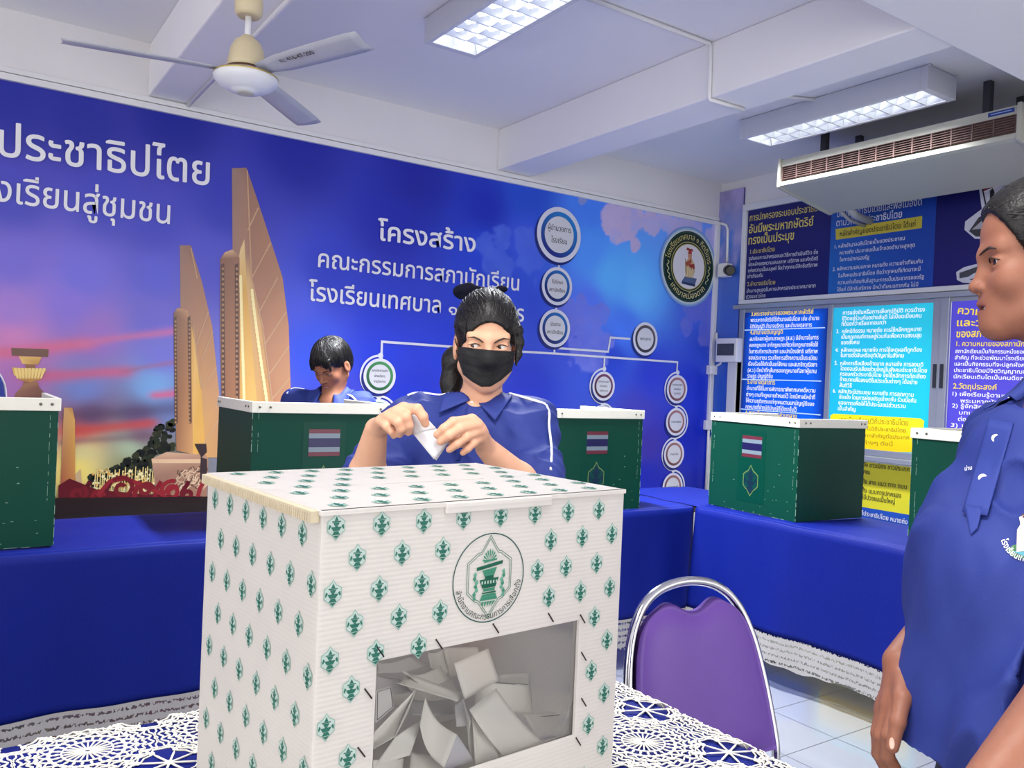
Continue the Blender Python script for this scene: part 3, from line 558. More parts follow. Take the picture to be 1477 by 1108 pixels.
pu += [('2.วัตถุประสงค์',P5(358,800),P5(520,806),6.6,BY,.016),('1) เพื่อเรียนรู้ตามระบอบ',P5(356,826),P5(620,838),4.8,BW,.012),('พระมหากษัตริย์',P5(385,852),P5(560,860),4.8,BW,.012),('2) รู้จักสิทธิและหน้าที่',P5(354,870),P5(600,884),4.8,BW,.012),('บทบาทตน',P5(380,896),P5(500,902),4.8,BW,.012),('ต่อส่วนรวม',P5(376,920),P5(500,926),4.8,BW,.012),('3) เพื่อส่งเสริม',P5(350,942),P5(560,956),4.8,BW,.012)]
sheet('lit_poster', 'violet backlit text sheet with yellow headings beside the girl in profile', -2.926, -2.26, .92, 1.965, lambda a, b: A(84,76,206), .008, M_back, pu)
lw = [('ทั้ง ชาวเมือง ชาวประเทศ',C6(570,756),C6(756,777),5.6,DK,.008),('ประชาชน',C6(548,782),C6(598,788),5.6,DK,.008),('ทั้ง สาย แนว ทาง ถนน',C6(566,823),C6(745,846),5.6,DK,.008),('ทั้ง แบบการปกครอง',C6(566,858),C6(722,881),5.6,DK,.008),('ที่มีปวงชนเป็นใหญ่',C6(562,884),C6(697,906),5.6,DK,.008)]
def deco_l(q):
    rrect(q, PR, -4.5, -2.3, .42, .507, .0105, A(26,84,190)); rl(q, 'ตามวิถีประชาธิปไตย หมายถึง', C6(520,940), C6(748,987), 5.6, BW, .013, .008)
sheet('poster', 'yellow green text sheet with blue foot below the window between two booths', -4.5, -2.3, .42, .845, lambda a, b: S(226,218,44), .008, M_sheet, lw, deco_l)

# ------------------------------------------------------------------ ceiling lights
M_house = mat('lamp_housing', S(206,208,216), .4, var=.02); M_refl = mat('louvre_mirror', S(236,240,246), .18, metal=.7, var=.02)
M_tube = mat('fluorescent_tube', S(255,255,255), .3, emit=(.93, .97, 1.0, 1), estr=12)
def ceiling_light(label, x0, x1, y0, y1, power):
    t = thing('ceiling_light', label, 'ceiling light', ((x0+x1)/2,(y0+y1)/2,CEIL), group='twin-tube ceiling lights')
    zt, zb = CEIL-.003, 2.963; q = MB(); th = .012
    q.box((x0+th,y0+.04,zt-.012),(x1-th,y1-.04,zt)); q.box((x0,y0+.04,zb),(x0+th,y1-.04,zt)); q.box((x1-th,y0+.04,zb),(x1,y1-.04,zt)); q.box((x0,y0,zb),(x1,y0+.04,zt)); q.box((x0,y1-.04,zb),(x1,y1,zt)); q.box((x0+th,y0+.04,zb),(x0+.026,y1-.04,zb+.005)); q.box((x1-.026,y0+.04,zb),(x1-th,y1-.04,zb+.005))
    q.build('housing', M_house, t, bevel=.002)
    r = MB(); xc = (x0+x1)/2; ya, yb = y0+.05, y1-.05; zl = zb+.004
    for (xa, za, xb, zb2) in ((x0+.022,zl,x0+.05,zt-.02),(x1-.022,zl,x1-.05,zt-.02),(xc,zl,xc-.022,zt-.03),(xc,zl,xc+.022,zt-.03)): r.add([(xa,ya,za),(xa,yb,za),(xb,yb,zb2),(xb,ya,zb2)], [(0,1,2,3)])
    r.add([(x0+.03,ya,zt-.016),(x0+.03,yb,zt-.016),(x1-.03,yb,zt-.016),(x1-.03,ya,zt-.016)], [(0,1,2,3)]); r.build('reflector', M_refl, t)
    n = 11
    for k in range(1, n):
        y = ya+(yb-ya)*k/n; b = MB()
        for (xa, xb) in ((x0+.024, xc-.002),(xc+.002, x1-.024)):
            xm = (xa+xb)/2; b.add([(xa,y-.003,zl),(xb,y-.003,zl),(xb,y+.003,zl),(xa,y+.003,zl),(xa,y-.016,zl+.052),(xm,y-.009,zl+.026),(xb,y-.016,zl+.052),(xa,y+.016,zl+.052),(xm,y+.009,zl+.026),(xb,y+.016,zl+.052)], [(0,3,2,1),(0,1,6,5,4),(3,7,8,9,2),(4,5,8,7),(5,6,9,8)])
        b.build('louvre_blade', M_refl, t)
    for x in ((x0+xc)/2, (xc+x1)/2):
        b = MB(); b.tube([(x,ya,zt-.052),(x,yb,zt-.052)], .0135, 12); b.build('tube', M_tube, t)
    lo = area_light('lamp_light', (xc,(y0+y1)/2,zb-.012), (0,0,0), x1-x0-.14, y1-y0-.1, power, (.95,.97,1.0), 1.9); lo.parent = t; lo.matrix_parent_inverse = Matrix.Translation(-Vector(t.location))
    for yy in (y0-.006, y1+.006):
        for xx in (x0+.01, x1-.01): MB().box((xx-.012,yy-.005,zt-.006),(xx+.012,yy+.005,zt+.002)).build('mounting_clip', M_white, t)
    return t
ceiling_light('bright louvred ceiling light cut by the top edge of the picture', 1.895, 2.195, 2.42, 3.69, 115)
ceiling_light('louvred twin-tube ceiling light above the air conditioner', 4.255, 4.545, 2.45, 3.72, 42)

# ------------------------------------------------------------------ air conditioner
M_ac = mat('air_conditioner_shell', S(168,168,158), .42, var=.02); M_grille = mat('grille_brown', S(88,66,62), .5, var=.08); M_dark = mat('grille_shadow', S(24,20,20), .8)
ac = thing('air_conditioner', 'long ceiling-hung air conditioner with brown grille above the notice board', 'air conditioner', (4.9,2.9,2.66))
xa, y0, y1 = 4.60, 2.125, 3.665
q = MB(); prof = [(xa,2.875),(xa,2.83),(xa+.02,2.83),(xa+.02,2.735),(xa-.012,2.725),(xa-.012,2.70),(xa+.02,2.690),(xa+.56,2.60),(xa+.66,2.64),(xa+.66,2.875)]
n = len(prof); vs = [(x,y0+.02,z) for x, z in prof]+[(x,y1-.02,z) for x, z in prof]
q.add(vs, [tuple(reversed(range(n))), tuple(range(n,2*n))]+[(i,(i+1)%n,(i+1)%n+n,i+n) for i in range(n)]); q.build('body', M_ac, ac)
for ya, yb in ((y0,y0+.022),(y1-.022,y1)):
    q = MB(); pr2 = [(xa-.016,2.885),(xa-.018,2.692),(xa+.02,2.680),(xa+.565,2.59),(xa+.67,2.635),(xa+.67,2.885)]; m = len(pr2)
    q.add([(x,ya,z) for x, z in pr2]+[(x,yb,z) for x, z in pr2], [tuple(reversed(range(m))), tuple(range(m,2*m))]+[(i,(i+1)%m,(i+1)%m+m,i+m) for i in range(m)]); q.build('end_panel', M_ac, ac, bevel=.003)
q = MB()
for (ya, yb, mi) in ((y0+.03,y0+.42,0),(y1-.33,y1-.03,0),(y0+.42,y1-.33,1)): q.box((xa+.010,ya,2.738),(xa+.019,yb,2.828), mi)
for k in range(7): z = 2.744+k*.0135; q.box((xa-.002,y0+.03,z),(xa+.016,y1-.03,z+.004), 0)
for k in range(14): y = y0+.03+k*(y1-y0-.06)/13; q.box((xa-.004,y-.004,2.738),(xa+.014,y+.004,2.828), 0)
q.build('grille', [M_grille, M_dark], ac)
bg = MB(); bp = Plane((xa-.001,0,0),(0,-1,0),(0,0,1)); rrect(bg, bp, -2.30, -2.165, 2.843, 2.866, .002, A(30,60,140)); line(bg, bp, [(-2.285,2.855),(-2.18,2.855)], .004, .003, A(170,190,230)); bg.build('badge', M_sheet, ac)
M_brk = mat('bracket_steel', S(70,72,78), .5, metal=.6)
for y in (y0+.25, y1-.25):
    for dx in (.12, .5): MB().box((xa+dx,y-.02,2.875),(xa+dx+.04,y+.02,CEIL-.001)).build('hanging_bracket', M_brk, ac)
M_pg = mat('pipe_grey', S(150,152,160), .5)
q = MB(); q.tube([(xa+.56,3.50,2.62),(xa+.66,3.52,2.585),(xa+.885,3.54,2.575)], .026, 10); q.build('drain_pipe', M_pg, ac); q = MB(); q.tube([(xa+.56,3.58,2.62),(xa+.70,3.585,2.565),(xa+.885,3.585,2.55)], .014, 8); q.build('drain_pipe', M_pg, ac)

# ------------------------------------------------------------------ ceiling fan
M_fan = mat('fan_enamel', S(222,224,230), .35, var=.04); M_cream = mat('fan_cream', S(206,192,158), .45, var=.05); M_blade = mat('fan_blade', S(176,178,190), .5, var=.10, scale=7)
fx, fy = 1.027, 3.665
fan = thing('ceiling_fan', 'cream and white three-bladed ceiling fan with stencilled blade', 'ceiling fan', (.880, 3.141, 2.416), local=True)
def fbuild(mb, name, m, parent=None): mb.v = [((x-fx)*FK, (y-fy)*FK, (z-2.6)*FK) for x, y, z in mb.v]; return mb.build(name, m, parent or fan)
FK = .857
fbuild(MB().lathe([(.046,2.842),(.058,2.856),(.060,2.905),(.056,2.925),(.040,2.94),(.014,2.95),(.014,3.050)], (fx,fy,0), 28), 'ceiling_cup', M_cream)
fbuild(MB().lathe([(.014,2.70),(.014,2.86)], (fx,fy,0), 16), 'downrod', M_fan)
q = MB(); q.lathe([(.082,2.615),(.080,2.64),(.070,2.70),(.052,2.735),(.030,2.75),(.026,2.758)], (fx,fy,0), 28); fbuild(q, 'canopy', M_cream)
q = MB(); q.lathe([(.078,2.600),(.083,2.616)], (fx,fy,0), 28); fbuild(q, 'copper_band', mat('copper_band', S(90,60,44), .45, metal=.3))
q = MB(); q.lathe([(.02,2.512),(.055,2.514),(.058,2.520),(.075,2.522),(.092,2.530),(.118,2.545),(.132,2.560),(.136,2.576),(.128,2.590),(.10,2.600),(.05,2.604)], (fx,fy,0), 40); fbuild(q, 'motor_housing', M_fan)
q = MB(); q.lathe([(.1355,2.578),(.1375,2.582),(.1335,2.587)], (fx,fy,0), 40, caps=False); fbuild(q, 'gold_ring', mat('brass_ring', S(190,170,110), .3, metal=.7))
q = MB(); q.lathe([(.018,2.508),(.036,2.510),(.040,2.514)], (fx,fy,0), 24); fbuild(q, 'cap_badge', mat('cap_badge', S(188,188,180), .4))
for k, ang in enumerate((math.radians(167.8), math.radians(-68.6), math.radians(47.5))):
    ca, sa = math.cos(ang), math.sin(ang); b = MB(); tl = .16
    def BP(r, wv, ca=ca, sa=sa): 
        z = 2.598+.0-(wv)*.18+.0*r; return (fx+r*ca-wv*sa, fy+r*sa+wv*ca, z)
    pr = [(.10,.036),(.17,.046),(.24,.056),(.45,.062),(.66,.064),(.705,.06)]
    top = []; nrm = .0022
    for r, hw in pr:
        for s in (-1, -.5, 0, .5, 1):
            p = BP(r+(.012 if s < 0 and r > .69 else 0), hw*s); top.append((p[0], p[1], p[2]-.012*(1-s*s)*0+.006*(s*s)))
    nn = len(top); bot = [(x,y,z-.004) for x, y, z in top]; fs = []
    for i in range(len(pr)-1):
        for j in range(4): a = i*5+j; fs += [(a,a+1,a+6,a+5), (nn+a,nn+a+5,nn+a+6,nn+a+1)]
    for i in range(len(pr)-1): fs += [(i*5,i*5+5,nn+i*5+5,nn+i*5), (i*5+4,nn+i*5+4,nn+i*5+9,i*5+9)]
    e = (len(pr)-1)*5
    for j in range(4): fs += [(j,nn+j,nn+j+1,j+1), (e+j,e+j+1,nn+e+j+1,nn+e+j)]
    b.add(top+bot, fs, 0, (1,1,1,1), True)
    if k == 1:
        bo = fbuild(b, 'blade', M_blade); o1 = Vector(BP(.30,0)); uu = (Vector(BP(.5,0))-o1).normalized(); vv = (Vector(BP(.3,-.05))-o1).normalized()
        pl = Plane(tuple(o1+Vector((0,0,-.006))), tuple(-uu) if False else tuple(uu), tuple(vv)); q = MB()
        text(q, pl, 'ก.: 416-47-200', (-.045,.018), .034, (.003 if pl.n.z < 0 else -.003), A(40,40,48), width=.20, bold=.02); fbuild(q, 'stencilled_number', M_sheet, bo)
    else: fbuild(b, 'blade', M_blade)

# ------------------------------------------------------------------ cable conduits, camera and switches
def conduit(label, pts, r, group=None, clips=()):
    q = MB(); q.tube(pts, r, 10); o = tag(q.build('conduit', M_white), label, 'conduit', group)
    return o
conduit('white conduit running along the underside of the left beam to the mural', [(1.075,1.9,BEAM-.012),(1.075,WY-.012,BEAM-.012)], .012)
zc = CEIL-.011
conduit('white conduit from the ceiling lamp over and under the right beam', [(2.2,3.0,zc),(3.165,2.99,zc),(3.168,2.985,zc-.02),(3.168,2.98,BEAM+.0),(3.172,2.98,BEAM-.012),(3.42,2.97,BEAM-.012)], .011)
conduit('short white conduit on the ceiling beside the far louvred lamp', [(3.95,3.3,zc),(4.26,3.16,zc)], .010)
def bez(p): return p
conduit('white conduit bending down the corner to the security camera', [(5.42,WY-.012,2.745),(WX-.03,WY-.012,2.745),(WX-.03,WY-.05,2.742),(WX-.03,WY-.10,2.72),(WX-.03,WY-.118,2.68),(WX-.03,WY-.125,2.40)], .011)
cc = thing('security_camera', 'small white security camera with black lens on the corner strip', 'security camera', (WX-.03,4.83,2.32))
MB().box((WX-.10,4.80,2.27),(WX-.018,4.90,2.385)).build('body', M_white, cc, bevel=.01)
q = MB(); q.lathe([(.045,0),(.045,.05),(.036,.062)], (0,0,0), 24, M=Matrix.Translation((WX-.075,4.80,2.325)) @ Matrix.Rotation(PI/2+.25, 4, 'X') @ Matrix.Rotation(-.5, 4, 'Y')); q.build('lens_head', mat('lens_black', S(18,18,22), .2), cc)
eb = thing('breaker_box', 'white breaker box with dark window beside the blue lit sheet', 'breaker box', (WX,4.76,1.54))
MB().box((WX-.095,4.655,1.545),(WX-.02,4.885,1.745)).build('case', M_white, eb, bevel=.008)
MB().box((WX-.100,4.68,1.60),(WX-.092,4.865,1.70)).build('window', mat('breaker_window', S(70,72,80), .15, var=.3, scale=30), eb, bevel=.003)
sw = thing('junction_box', 'small white junction box on the mural edge below the breaker box', 'junction box', (5.44,WY,1.44))
MB().box((5.40,WY-.06,1.435),(5.485,WY-.005,1.515)).build('case', M_white, sw, bevel=.006)
MB().tube([(5.48,WY-.03,1.50),(5.485,WY-.06,1.52),(WX-.03,WY-.1,1.53),(WX-.03,4.86,1.57)], .010, 8).build('flexible_pipe', M_white, sw)
conduit('thin white conduit dropping from the junction box behind the booth', [(5.45,WY-.02,1.44),(5.45,WY-.02,.35)], .012)
tag(MB().box((5.40,WY-.04,.96),(5.47,WY,1.04)).build('wall_outlet', M_white, bevel=.005), 'small white outlet on the mural beside the right booth', 'outlet')
tag(MB().tube([(5.46,WY-.05,1.80),(5.465,WY-.05,1.74),(5.48,WY-.05,1.72)], .012, 8).build('cable_end', M_white), 'cut white cable end beside the breaker box', 'cable')
# ------------------------------------------------------------------ tables with blue cloths
def _px(self, x, y):
    r = Vector(ray(x, y)); o = Vector(C0); t = (self.o-o).dot(self.n)/r.dot(self.n); q = o+r*t-self.o
    return (q.dot(self.u), q.dot(self.v))
Plane.px = _px
M_cloth = mat('blue_cloth', S(5,24,116), .6, var=.07, scale=5, bump=.12, bscale=240, spec=.18)
M_wood = mat('table_top_board', S(150,130,104), .5, var=.1); M_leg = mat('table_leg_steel', S(90,92,98), .4, metal=.7)
def lace_mat():
    m = mat('hem_lace', S(160,157,157), .8, var=.06, scale=40); nt = m.node_tree; N = nt.nodes; L = nt.links; b = N['Principled BSDF']; out = N['Material Output']
    tc = N.new('ShaderNodeTexCoord'); vo = N.new('ShaderNodeTexVoronoi'); vo.inputs['Scale'].default_value = 1; mp = N.new('ShaderNodeMapping'); mp.inputs['Scale'].default_value = (150, 150, 110); L.new(tc.outputs['Object'], mp.inputs[0]); L.new(mp.outputs[0], vo.inputs['Vector'])
    wv = N.new('ShaderNodeTexWave'); wv.bands_direction = 'Z'; wv.inputs['Scale'].default_value = 11; L.new(tc.outputs['Object'], wv.inputs['Vector'])
    ad = N.new('ShaderNodeMath'); ad.operation = 'MULTIPLY'; L.new(vo.outputs['Distance'], ad.inputs[0]); L.new(wv.outputs['Fac'], ad.inputs[1])
    gt = N.new('ShaderNodeMath'); gt.operation = 'GREATER_THAN'; gt.inputs[1].default_value = .46; L.new(ad.outputs[0], gt.inputs[0])
    tr = N.new('ShaderNodeBsdfTransparent'); ms = N.new('ShaderNodeMixShader'); L.new(gt.outputs[0], ms.inputs[0]); L.new(b.outputs[0], ms.inputs[1]); L.new(tr.outputs[0], ms.inputs[2]); L.new(ms.outputs[0], out.inputs[0])
    return m
M_hem = lace_mat()
def table(label, x0, x1, y0, y1, zt):
    t = thing('table', label, 'table', ((x0+x1)/2,(y0+y1)/2,0), group=None)
    MB().box((x0+.012,y0+.012,zt-.032),(x1-.012,y1-.012,zt-.006)).build('table_top', M_wood, t)
    for x in (x0+.07, x1-.07):
        for y in (y0+.07, y1-.07): MB().tube([(x,y,0),(x,y,zt-.032)], .014, 8).build('leg', M_leg, t)
    return t
def cloth(label, edges, top, zt, hem, seed, lace=True, amp=.019):
    """top rectangle + a draped skirt on the given edges (list of (p, q) along the front, outward normal)"""
    x0, x1, y0, y1 = top; r = np.random.RandomState(seed)
    t = thing('tablecloth', label, 'tablecloth', ((x0+x1)/2,(y0+y1)/2,zt))
    b = MB(); lb = MB()
    wr = r.rand(6)*6
    def wz(x, y): return zt+.0015*math.sin(x*9+wr[0]+3*math.sin(y*5))+.0012*math.sin(y*23+x*6+wr[1])
    nxx = max(8, int((x1-x0)/.04)); nyy = max(8, int((y1-y0)/.04))
    b.grid(lambda a, c: (x0+(x1-x0)*a, y0+(y1-y0)*c, wz(x0+(x1-x0)*a, y0+(y1-y0)*c)), nxx, nyy)
    for (p, q, nv) in edges:
        p, q, nv = Vector(p), Vector(q), Vector(nv); Ln = (q-p).length; n = int(Ln/.022)
        ph = r.rand(5)*6.28
        def fold(a, dn):
            s = a*Ln; w_ = math.sin(s*11+ph[0])*.5+math.sin(s*23+ph[1]+math.sin(s*3))*.3+math.sin(s*5+ph[2])*.6
            return w_*amp*dn
        def fn(a, c):
            if c < .08: th = c/.08*PI/2; rad = .012; off = rad*math.sin(th); z = zt-rad+rad*math.cos(th); dn = 0
            else: dn = (c-.08)/.92; off = .012+.018*dn+fold(a, dn); z = zt-.012-(zt-.012-hem)*dn
            pt = p.lerp(q, a)+nv*off; zz = wz(pt.x, pt.y)-zt if c < .08 else 0
            return (pt.x, pt.y, z+zz)
        b.grid(fn, n, 16)
        if lace:
            h2 = .125
            def fl(a, c): pt = p.lerp(q, a)+nv*(.012+.018*(1+.1*c)+fold(a, 1)+.006); return (pt.x, pt.y, hem+.010-h2*c+(.004*math.sin(a*Ln*46)+.010*math.sin(a*Ln*13+seed) if c > .98 else 0))
            lb.grid(fl, n*2, 6)
    o = b.build('cloth', M_cloth, t, solid=.0015)
    if lace: lb.build('lace_trim', M_hem, t)
    return t
table('cloth-covered table along the mural carrying three green voting booths', -1.3, 3.07, 2.885, 3.455, ZT := .73-.004)
table('cloth-covered table along the window wall carrying two green voting booths', 3.09, 3.635, .9, 3.455, ZT)
cloth('blue tablecloth with white lace hem under the booths along the mural', [((-1.3,2.885,0),(3.075,2.885,0),(0,-1,0))], (-1.3,3.075,2.885,3.46), .73, .222, 4)
cloth('blue tablecloth with white lace hem on the table by the window wall', [((3.085,2.86,0),(3.085,.9,0),(-1,0,0)), ((3.085,.9,0),(3.64,.9,0),(0,-1,0))], (3.085,3.64,.9,3.46), .731, .232, 9)

# ------------------------------------------------------------------ voting booths
M_green = mat('green_board', S(2,62,48), .5, spec=.22, var=.10, scale=6, transl=.02, stretch=(1,1,.2)); M_rim = mat('rim_strip', S(222,220,208), .45, var=.05, scale=30)
M_scuff = mat('scuffed_edge', S(120,156,136), .7, var=.3, scale=80); M_rivet = mat('rivet', S(96,92,84), .35, metal=.6)
BH, BWD, BD = .463, .55, .455
def make_booth():
    t = thing('voting_booth', 'booth', 'voting booth', (0,0,0), group='green voting booths on the blue tables', local=True)
    th = .006; w2 = BWD/2
    def corr(a, b2, name):
        q = MB(); q.box(a, b2); return q.build(name, M_green, t, bevel=.0015)
    fp = MB().box((-w2,0,0),(w2,th,BH-.004)); corr((-w2,.006,0),(-w2+th,BD,BH-.004), 'side_panel'); corr((w2-th,.006,0),(w2,BD,BH-.004), 'side_panel')
    for (a, b2) in (((-w2-.006,-.006,BH-.040),(w2+.006,.011,BH)), ((-w2-.006,.012,BH-.040),(-w2+.011,BD+.006,BH)), ((w2-.011,.012,BH-.040),(w2+.006,BD+.006,BH))):
        s_ = MB().box(a, b2).build('rim_strip', M_rim, t, bevel=.002)
        lx = (b2[0]-a[0]) > .1
        for k in (.05, .12, .90, .955):
            q = MB()
            if lx: q.lathe([(.0045,0),(.0045,.002),(.002,.0032)], (a[0]+(b2[0]-a[0])*k, -.006, BH-.019), 10, M=Matrix.Rotation(PI/2, 4, 'X'))
            else:
                sx = -1 if a[0] < 0 else 1; q.lathe([(.0045,0),(.0045,.002),(.002,.0032)], ((a[0] if sx < 0 else b2[0]), a[1]+(b2[1]-a[1])*k, BH-.019), 10, M=Matrix.Rotation(sx*PI/2, 4, 'Y'))
            q.build('rivet', M_rivet, s_)
    q = fp; rr = random.Random(5)
    for sx in (-1, 1):
        z = .004
        while z < BH-.05:
            ln = .004+rr.random()*.03
            if rr.random() < .6: q.box((sx*(w2-.022)-.0008,-.0006,z),(sx*(w2-.022)+.0008*rr.random(),.0,z+ln), 1)
            if rr.random() < .5: q.box((sx*w2-.0012,-.0006,z),(sx*w2+.0006,.002,z+ln), 1)
            z += ln+.004+rr.random()*.012
    for k in range(22):
        x = (rr.random()-.5)*BWD*.9; z = rr.random()**3*.3; q.box((x,-.0005,z),(x+.003+rr.random()*.006,0,z+.001+rr.random()*.002), 1)
    x = -w2
    while x < w2-.03:
        ln = .01+rr.random()*.03
        if rr.random() < .55: q.box((x,-.0006,0),(x+ln,.001,.0012), 1)
        x += ln+.01
    fp.build('front_panel', [M_green, M_scuff], t)
    pl = Plane((0,-.0008,0), (1,0,0), (0,0,1))
    q = MB(); rrect(q, pl, -.085, .085, .05, .392, .0, S(0,60,47)); q.build('sticker_sheet', print_mat('sticker_sheet', rough=.4, spec=.25), t)
    q = MB(); fw, z0 = .062, .262
    for (h0, h1, c) in ((0,.016,(96,40,54)),(.016,.034,(112,126,138)),(.034,.068,(30,26,74)),(.068,.086,(112,126,138)),(.086,.102,(96,40,54))): rrect(q, pl, -fw, fw, z0+h0, z0+h1, .0006, S(*c))
    q.build('flag_sticker', M_sticker, t)
    q = MB(); lozenge(q, pl, (0,.152), .048, .076, .0006, S(96,120,70), S(20,40,60), S(10,62,56)); q.build('emblem_sticker', M_sticker, t)
    return t
M_sticker = print_mat('sticker', rough=.28)
LOZ = [(0,1),(.30,.70),(.42,.60),(.52,.60),(1,.38),(1,-.34),(.62,-.56),(.52,-.58),(.44,-.62),(0,-1),(-.44,-.62),(-.52,-.58),(-.62,-.56),(-1,-.34),(-1,.38),(-.52,.60),(-.42,.60),(-.30,.70)]
def lozenge(mb, pl, c, w2, h2, off, c_line, c_fill, c_in, rich=False):
    """pointed medallion with a two-tier pedestal tray inside"""
    P = lambda s: [(c[0]+x*w2*s, c[1]+y*h2*s) for x, y in LOZ]
    poly(mb, pl, P(1), off, c_line); poly(mb, pl, P(.90), off+.0002, c_in)
    def f(pts, col, o): poly(mb, pl, [(c[0]+x*w2, c[1]+y*h2) for x, y in pts], off+o, col)
    f([(-.5,.30),(.5,.30),(.5,.38),(-.5,.38)], c_fill, .0004); f([(0,.72),(.24,.40),(-.24,.40)], c_fill, .0004)
    f([(-.36,.28),(.36,.28),(.2,.06),(-.2,.06)], c_fill, .0004); f([(-.14,.05),(.14,.05),(.14,-.02),(-.14,-.02)], c_fill, .0004)
    f([(-.62,-.02),(.62,-.02),(.34,-.30),(-.34,-.30)], c_fill, .0004); f([(-.22,-.32),(.22,-.32),(.46,-.58),(-.46,-.58)], c_fill, .0004)
    f([(-.34,-.62),(.34,-.62),(0,-.84)], c_fill, .0004)
    for sx in (-1, 1): f([(sx*.78,.18),(sx*.58,.06),(sx*.78,-.22),(sx*.88,-.1)][::sx], c_fill, .0004)
booth0 = make_booth()
BOOTHS = [((.015,2.945),0,'leftmost green voting booth, cut by the left edge of the picture'),((1.188,2.995),0.0,'green voting booth with the smiling boy bent behind it'),((2.449,2.892),0.0,'green voting booth behind the masked girl by the inside corner'),
          ((3.17,2.61),math.radians(-94.2),'green voting booth on the window-side table standing in front of the cyan sheet'),((3.09,1.512),math.radians(-94),'green voting booth half hidden by the girl in profile')]
for i, ((x, y), rz, lb) in enumerate(BOOTHS):
    o = booth0 if i == 0 else copy_tree(booth0)
    o.location = (x, y, .7346); o.rotation_euler = (0,0,rz); o['label'] = lb

# ------------------------------------------------------------------ table in front with crocheted lace over a blue cloth
LX1, LY1, LX0, LY0, LZ = 1.062, 1.392, -.75, .50, .748
table('table in the foreground under the crocheted lace cloth', LX0, LX1, LY0, LY1, LZ-.003)
cloth('plain blue tablecloth under the white crochet on the foreground table', [((LX0,LY1,0),(LX1,LY1,0),(0,1,0)), ((LX1,LY1,0),(LX1,LY0,0),(1,0,0)), ((LX0,LY0,0),(LX0,LY1,0),(-1,0,0)), ((LX1,LY0,0),(LX0,LY0,0),(0,-1,0))], (LX0,LX1,LY0,LY1), LZ, .22, 15, lace=False)
class Wrap(Plane):
    def p(s, a, b, off=0):
        x, y, z = a, b, LZ+.0035+off
        if a > LX1+.012: x = LX1+.016+off+.01*(a-LX1); z = LZ-.008-(a-LX1-.012)
        if b > LY1+.012: y = LY1+.016+off; z = min(z, LZ-.008-(b-LY1-.012))
        if a < LX0-.012: x = LX0-.016-off; z = min(z, LZ-.008-(LX0-.012-a))
        return (x, y, z)
wl = Wrap((0,0,0), (1,0,0), (0,1,0)); lc = MB(); P1 = .186; LW = S(236,232,218)
def wheel(cx, cy):
    def pt(r, a): return (cx+r*math.cos(a), cy+r*math.sin(a))
    ring(lc, wl, (cx,cy), .0035, .0075, .0006, LW, n=12)
    for k in range(22):
        a = 2*PI*k/22; line(lc, wl, [pt(.0075,a), pt(.033,a)], .0023, .0004, LW)
    ring(lc, wl, (cx,cy), .0325, .0350, .0006, LW, n=44)
    for k in range(22):
        a = 2*PI*(k+.5)/22; poly(lc, wl, [pt(.034,a), pt(.040,a+.055), pt(.0465,a), pt(.040,a-.055)], .0004, LW); line(lc, wl, [pt(.046,a), pt(.055,a+.14), pt(.064,a), pt(.055,a-.14)], .0023, .0004, LW, closed=True)
    for (r, d, n, wd) in ((.050,.0012,44,.0022),(.0655,.0022,44,.0024),(.0755,.0026,48,.0023),(.0855,.003,48,.0023),(.0930,.0022,48,.0021)):
        line(lc, wl, [pt(r+d*(1 if i % 2 else -1), 2*PI*i/n) for i in range(n)], wd, .0004, LW, closed=True)
    for k in range(24):
        a = 2*PI*(k+.25)/24; line(lc, wl, [pt(.066,a), pt(.076,a+.05)], .0021, .0004, LW); line(lc, wl, [pt(.076,a-.05), pt(.088,a+.03)], .0021, .0004, LW)
    for k in range(24): c = pt(.0665, 2*PI*(k+.1)/24); ring(lc, wl, c, 0, .0026, .0007, LW, n=6)
def star(cx, cy):
    def pt(r, a): return (cx+r*math.cos(a), cy+r*math.sin(a))
    ring(lc, wl, (cx,cy), 0, .0065, .0008, LW, n=12)
    for k in range(8):
        a = PI/8+PI/4*k; poly(lc, wl, [pt(.004,a-.4), pt(.030,a-.05), pt(.041,a), pt(.030,a+.05), pt(.004,a+.4)], .0006, LW); ring(lc, wl, pt(.042,a), 0, .0042, .0008, LW, n=9)
        for s in (-1, 1): line(lc, wl, [pt(.042,a), pt(.053,a+s*.16), pt(.0505,a+s*.393)], .0024, .0005, LW)
        line(lc, wl, [pt(.043,a), pt(.062,a)], .0018, .0004, LW); ring(lc, wl, pt(.052,a+.2), 0, .0030, .0007, LW, n=7)
    n = 40; line(lc, wl, [pt(.0575+.002*(1 if i % 2 else -1), 2*PI*i/n) for i in range(n)], .0023, .0004, LW, closed=True)
wx0, wy0 = .185, 1.325
for i in range(-6, 6):
    for j in range(-5, 3):
        x, y = wx0+i*P1, wy0+j*P1
        if LX0-.05 < x < LX1+.06 and LY0-.02 < y < LY1+.05: wheel(x, y)
        x, y = x+P1/2, y-P1/2
        if LX0-.02 < x < LX1+.05 and LY0 < y < LY1+.06: star(x, y)
lo = lc.build('lace_overlay', print_mat('crochet_cotton', rough=.85, spec=.2), None, solid=.0013)
tag(lo, 'white crocheted lace overlay of wheel doilies on the foreground table', 'lace cloth')

